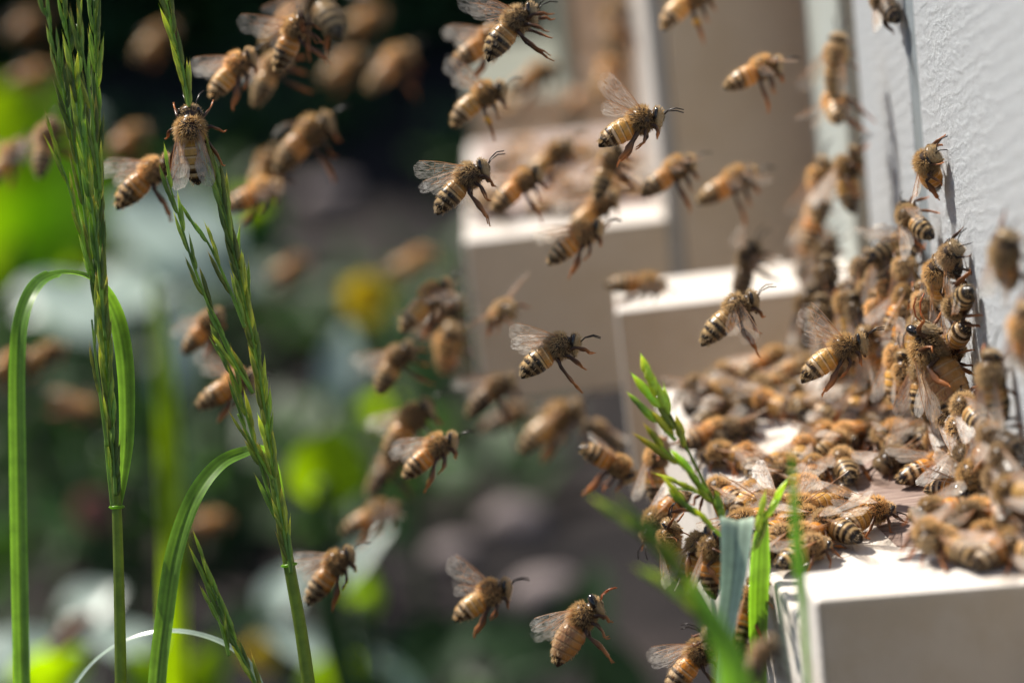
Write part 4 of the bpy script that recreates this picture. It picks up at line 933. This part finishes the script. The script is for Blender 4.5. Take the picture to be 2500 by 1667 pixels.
# the thin arching blade and the small spike at the bottom
b0 = at(640, 1700, 51.5); gC = empty('grass_plant', b0); tag(gC, 'thin pale grass blade arching across the bottom between the two stalks', 'grass')
blade([(150, 1720, 52), (215, 1630, 52), (290, 1572, 51.8), (380, 1543, 51.6), (470, 1545, 51.5), (560, 1578, 51.4), (620, 1640, 51.4), (660, 1760, 51.4)], [.06, .09, .11, .12, .12, .13, .14, .15], lambda t: (CU+CT*.6).normalized(), gC, -b0, GLAUC)
b0 = at(650, 1800, 50.5); gD = empty('grass_plant', b0); tag(gD, 'short seed spike rising from the bottom edge beside the arching blade', 'grass')
spike(gD, [(680, 1860, 50.5), (632, 1690, 50.5), (585, 1590, 50.5), (545, 1500, 50.5), (505, 1405, 50.5)], -b0, 3.2, .55, .12, 8)
spike(gD, [(560, 1600, 50.4), (540, 1530, 50.4), (515, 1470, 50.4)], -b0, 2, .5, .08, 8)
# the grass at the corner of the near landing board
b0 = at(1790, 1900, 47.8); gE = empty('grass_tuft', b0); tag(gE, 'bright green grass tuft with open spikelets against the near landing board', 'grass'); oE = -b0
stalk([(1800, 1900, 47.8), (1790, 1560, 47.8), (1782, 1380, 47.8), (1768, 1290, 47.8), (1740, 1220, 47.8), (1690, 1120, 47.8), (1640, 1020, 47.8), (1600, 950, 47.8)], (.05, .016), gE, oE)
spike(gE, [(1672, 1100, 47.8), (1640, 1030, 47.8), (1612, 990, 47.8), (1590, 950, 47.8)], oE, 4.6, .42, .21, 20, stem=False, col=(1.5, 1.4, 1))
spike(gE, [(1650, 1075, 47.8), (1614, 1040, 47.8), (1585, 1000, 47.8)], oE, 3.4, .42, .18, 14, col=(1.5, 1.4, 1))
spike(gE, [(1728, 1200, 47.7), (1690, 1160, 47.6), (1640, 1115, 47.6), (1592, 1070, 47.5)], oE, 3.0, .44, .18, 9, start=.25, col=(1.5, 1.4, 1))
spike(gE, [(1765, 1290, 47.7), (1745, 1235, 47.7), (1722, 1190, 47.7)], oE, 4, .38, .17, 25, stem=False, col=(1.5, 1.4, 1))
spike(gE, [(1765, 1310, 47.6), (1730, 1280, 47.5), (1690, 1240, 47.5), (1645, 1205, 47.4)], oE, 3.2, .40, .17, 9, start=.2, col=(1.5, 1.4, 1))
spike(gE, [(1745, 1225, 47.9), (1700, 1200, 48), (1650, 1192, 48.1)], oE, 2.4, .38, .14, 8, start=.3, col=(1.5, 1.4, 1))
spike(gE, [(1838, 1345, 47.4), (1855, 1290, 47.4), (1872, 1245, 47.4)], oE, 5, .38, .17, 18, col=(1.5, 1.4, 1))
blade([(1850, 1700, 47.9), (1848, 1500, 47.9), (1852, 1380, 47.9), (1858, 1300, 47.9), (1872, 1262, 47.9)], [.30, .38, .40, .28, .05], (CT+CR*.5).normalized(), gE, oE, GRASS, col=(.8, .85, .6))
blade([(1745, 1900, 47.3), (1765, 1600, 47.2), (1785, 1420, 47), (1801, 1275, 46.9)], [.10, .14, .28, .54], (CT-CR*.15).normalized(), gE, oE, GLAUC, fold=.1)
blade([(1800, 1273, 46.86), (1799, 1280, 46.7), (1793, 1380, 46.55), (1778, 1500, 46.5), (1762, 1640, 46.5), (1750, 1760, 46.5)], [.54, .55, .44, .32, .18, .04], (CT+CU*.25-CR*.1).normalized(), gE, oE, GLAUC, fold=.22, col=(1.1, 1.1, 1.05))
# blurred grass nearest to the camera
b0 = at(1980, 1900, 42.5); gF = empty('grass_plant', b0); tag(gF, 'dark green out of focus grass blade crossing the corner of the near landing board', 'grass')
blade([(1985, 1900, 42.5), (1972, 1667, 42.5), (1962, 1500, 42.5), (1950, 1380, 42.5), (1940, 1260, 42.5), (1932, 1100, 42.5)], [.08, .09, .10, .19, .16, .03], (CT+CR*.3).normalized(), gF, -b0, GRASS, col=(.45, .6, .62))
b0 = at(1850, 1900, 40.5); gG = empty('grass_tuft', b0); tag(gG, 'blurred leaning grass spikes at the bottom edge left of the near hive', 'grass'); oG = -b0
spike(gG, [(1905, 1900, 40.5), (1810, 1667, 40.5), (1745, 1550, 40.5), (1690, 1450, 40.5), (1620, 1350, 40.5), (1555, 1285, 40.5)], oG, 3.4, .5, .16, 10, col=(1.1, 1.1, 1))
spike(gG, [(1810, 1660, 40.2), (1760, 1560, 40.1), (1700, 1480, 40), (1630, 1440, 40)], oG, 3.2, .5, .17, 16, col=(1.3, 1.3, 1))
blade([(1800, 1850, 39.5), (1790, 1640, 39.5), (1740, 1520, 39.6), (1700, 1430, 39.8)], [.5, .45, .3, .05], (CT+CU*.2).normalized(), gG, oG, GRASS, col=(1, 1.1, .9))
# broad blurred blade behind the stalks
b0 = at(425, 1700, 78); gH = empty('grass_plant', b0); tag(gH, 'wide blurred bright blade standing behind, between the two stalks', 'grass')
blade([(430, 1800, 78), (425, 1400, 78), (415, 1150, 79), (400, 900, 80), (370, 680, 82)], [.6, .62, .65, .55, .1], CT, gH, -b0, LIME, col=(.8, .8, .8))
# twig
b0 = at(175, 1545, 84); mb = MB(); mb.tube(smooth_path([at(128, 1595, 84)-b0, Vector((0, 0, 0)), at(225, 1500, 84)-b0], 5), [.16, .2, .25, .28, .3, .3, .28, .3, .26, .2, .12], 8)
TW = m_plain('brown dead leaf', (.16, .07, .04), .7); o = mb.build('dead_leaf', [TW]); o.location = b0; tag(o, 'rolled brown dead leaf at the bottom left between pale leaves', 'dead leaf')
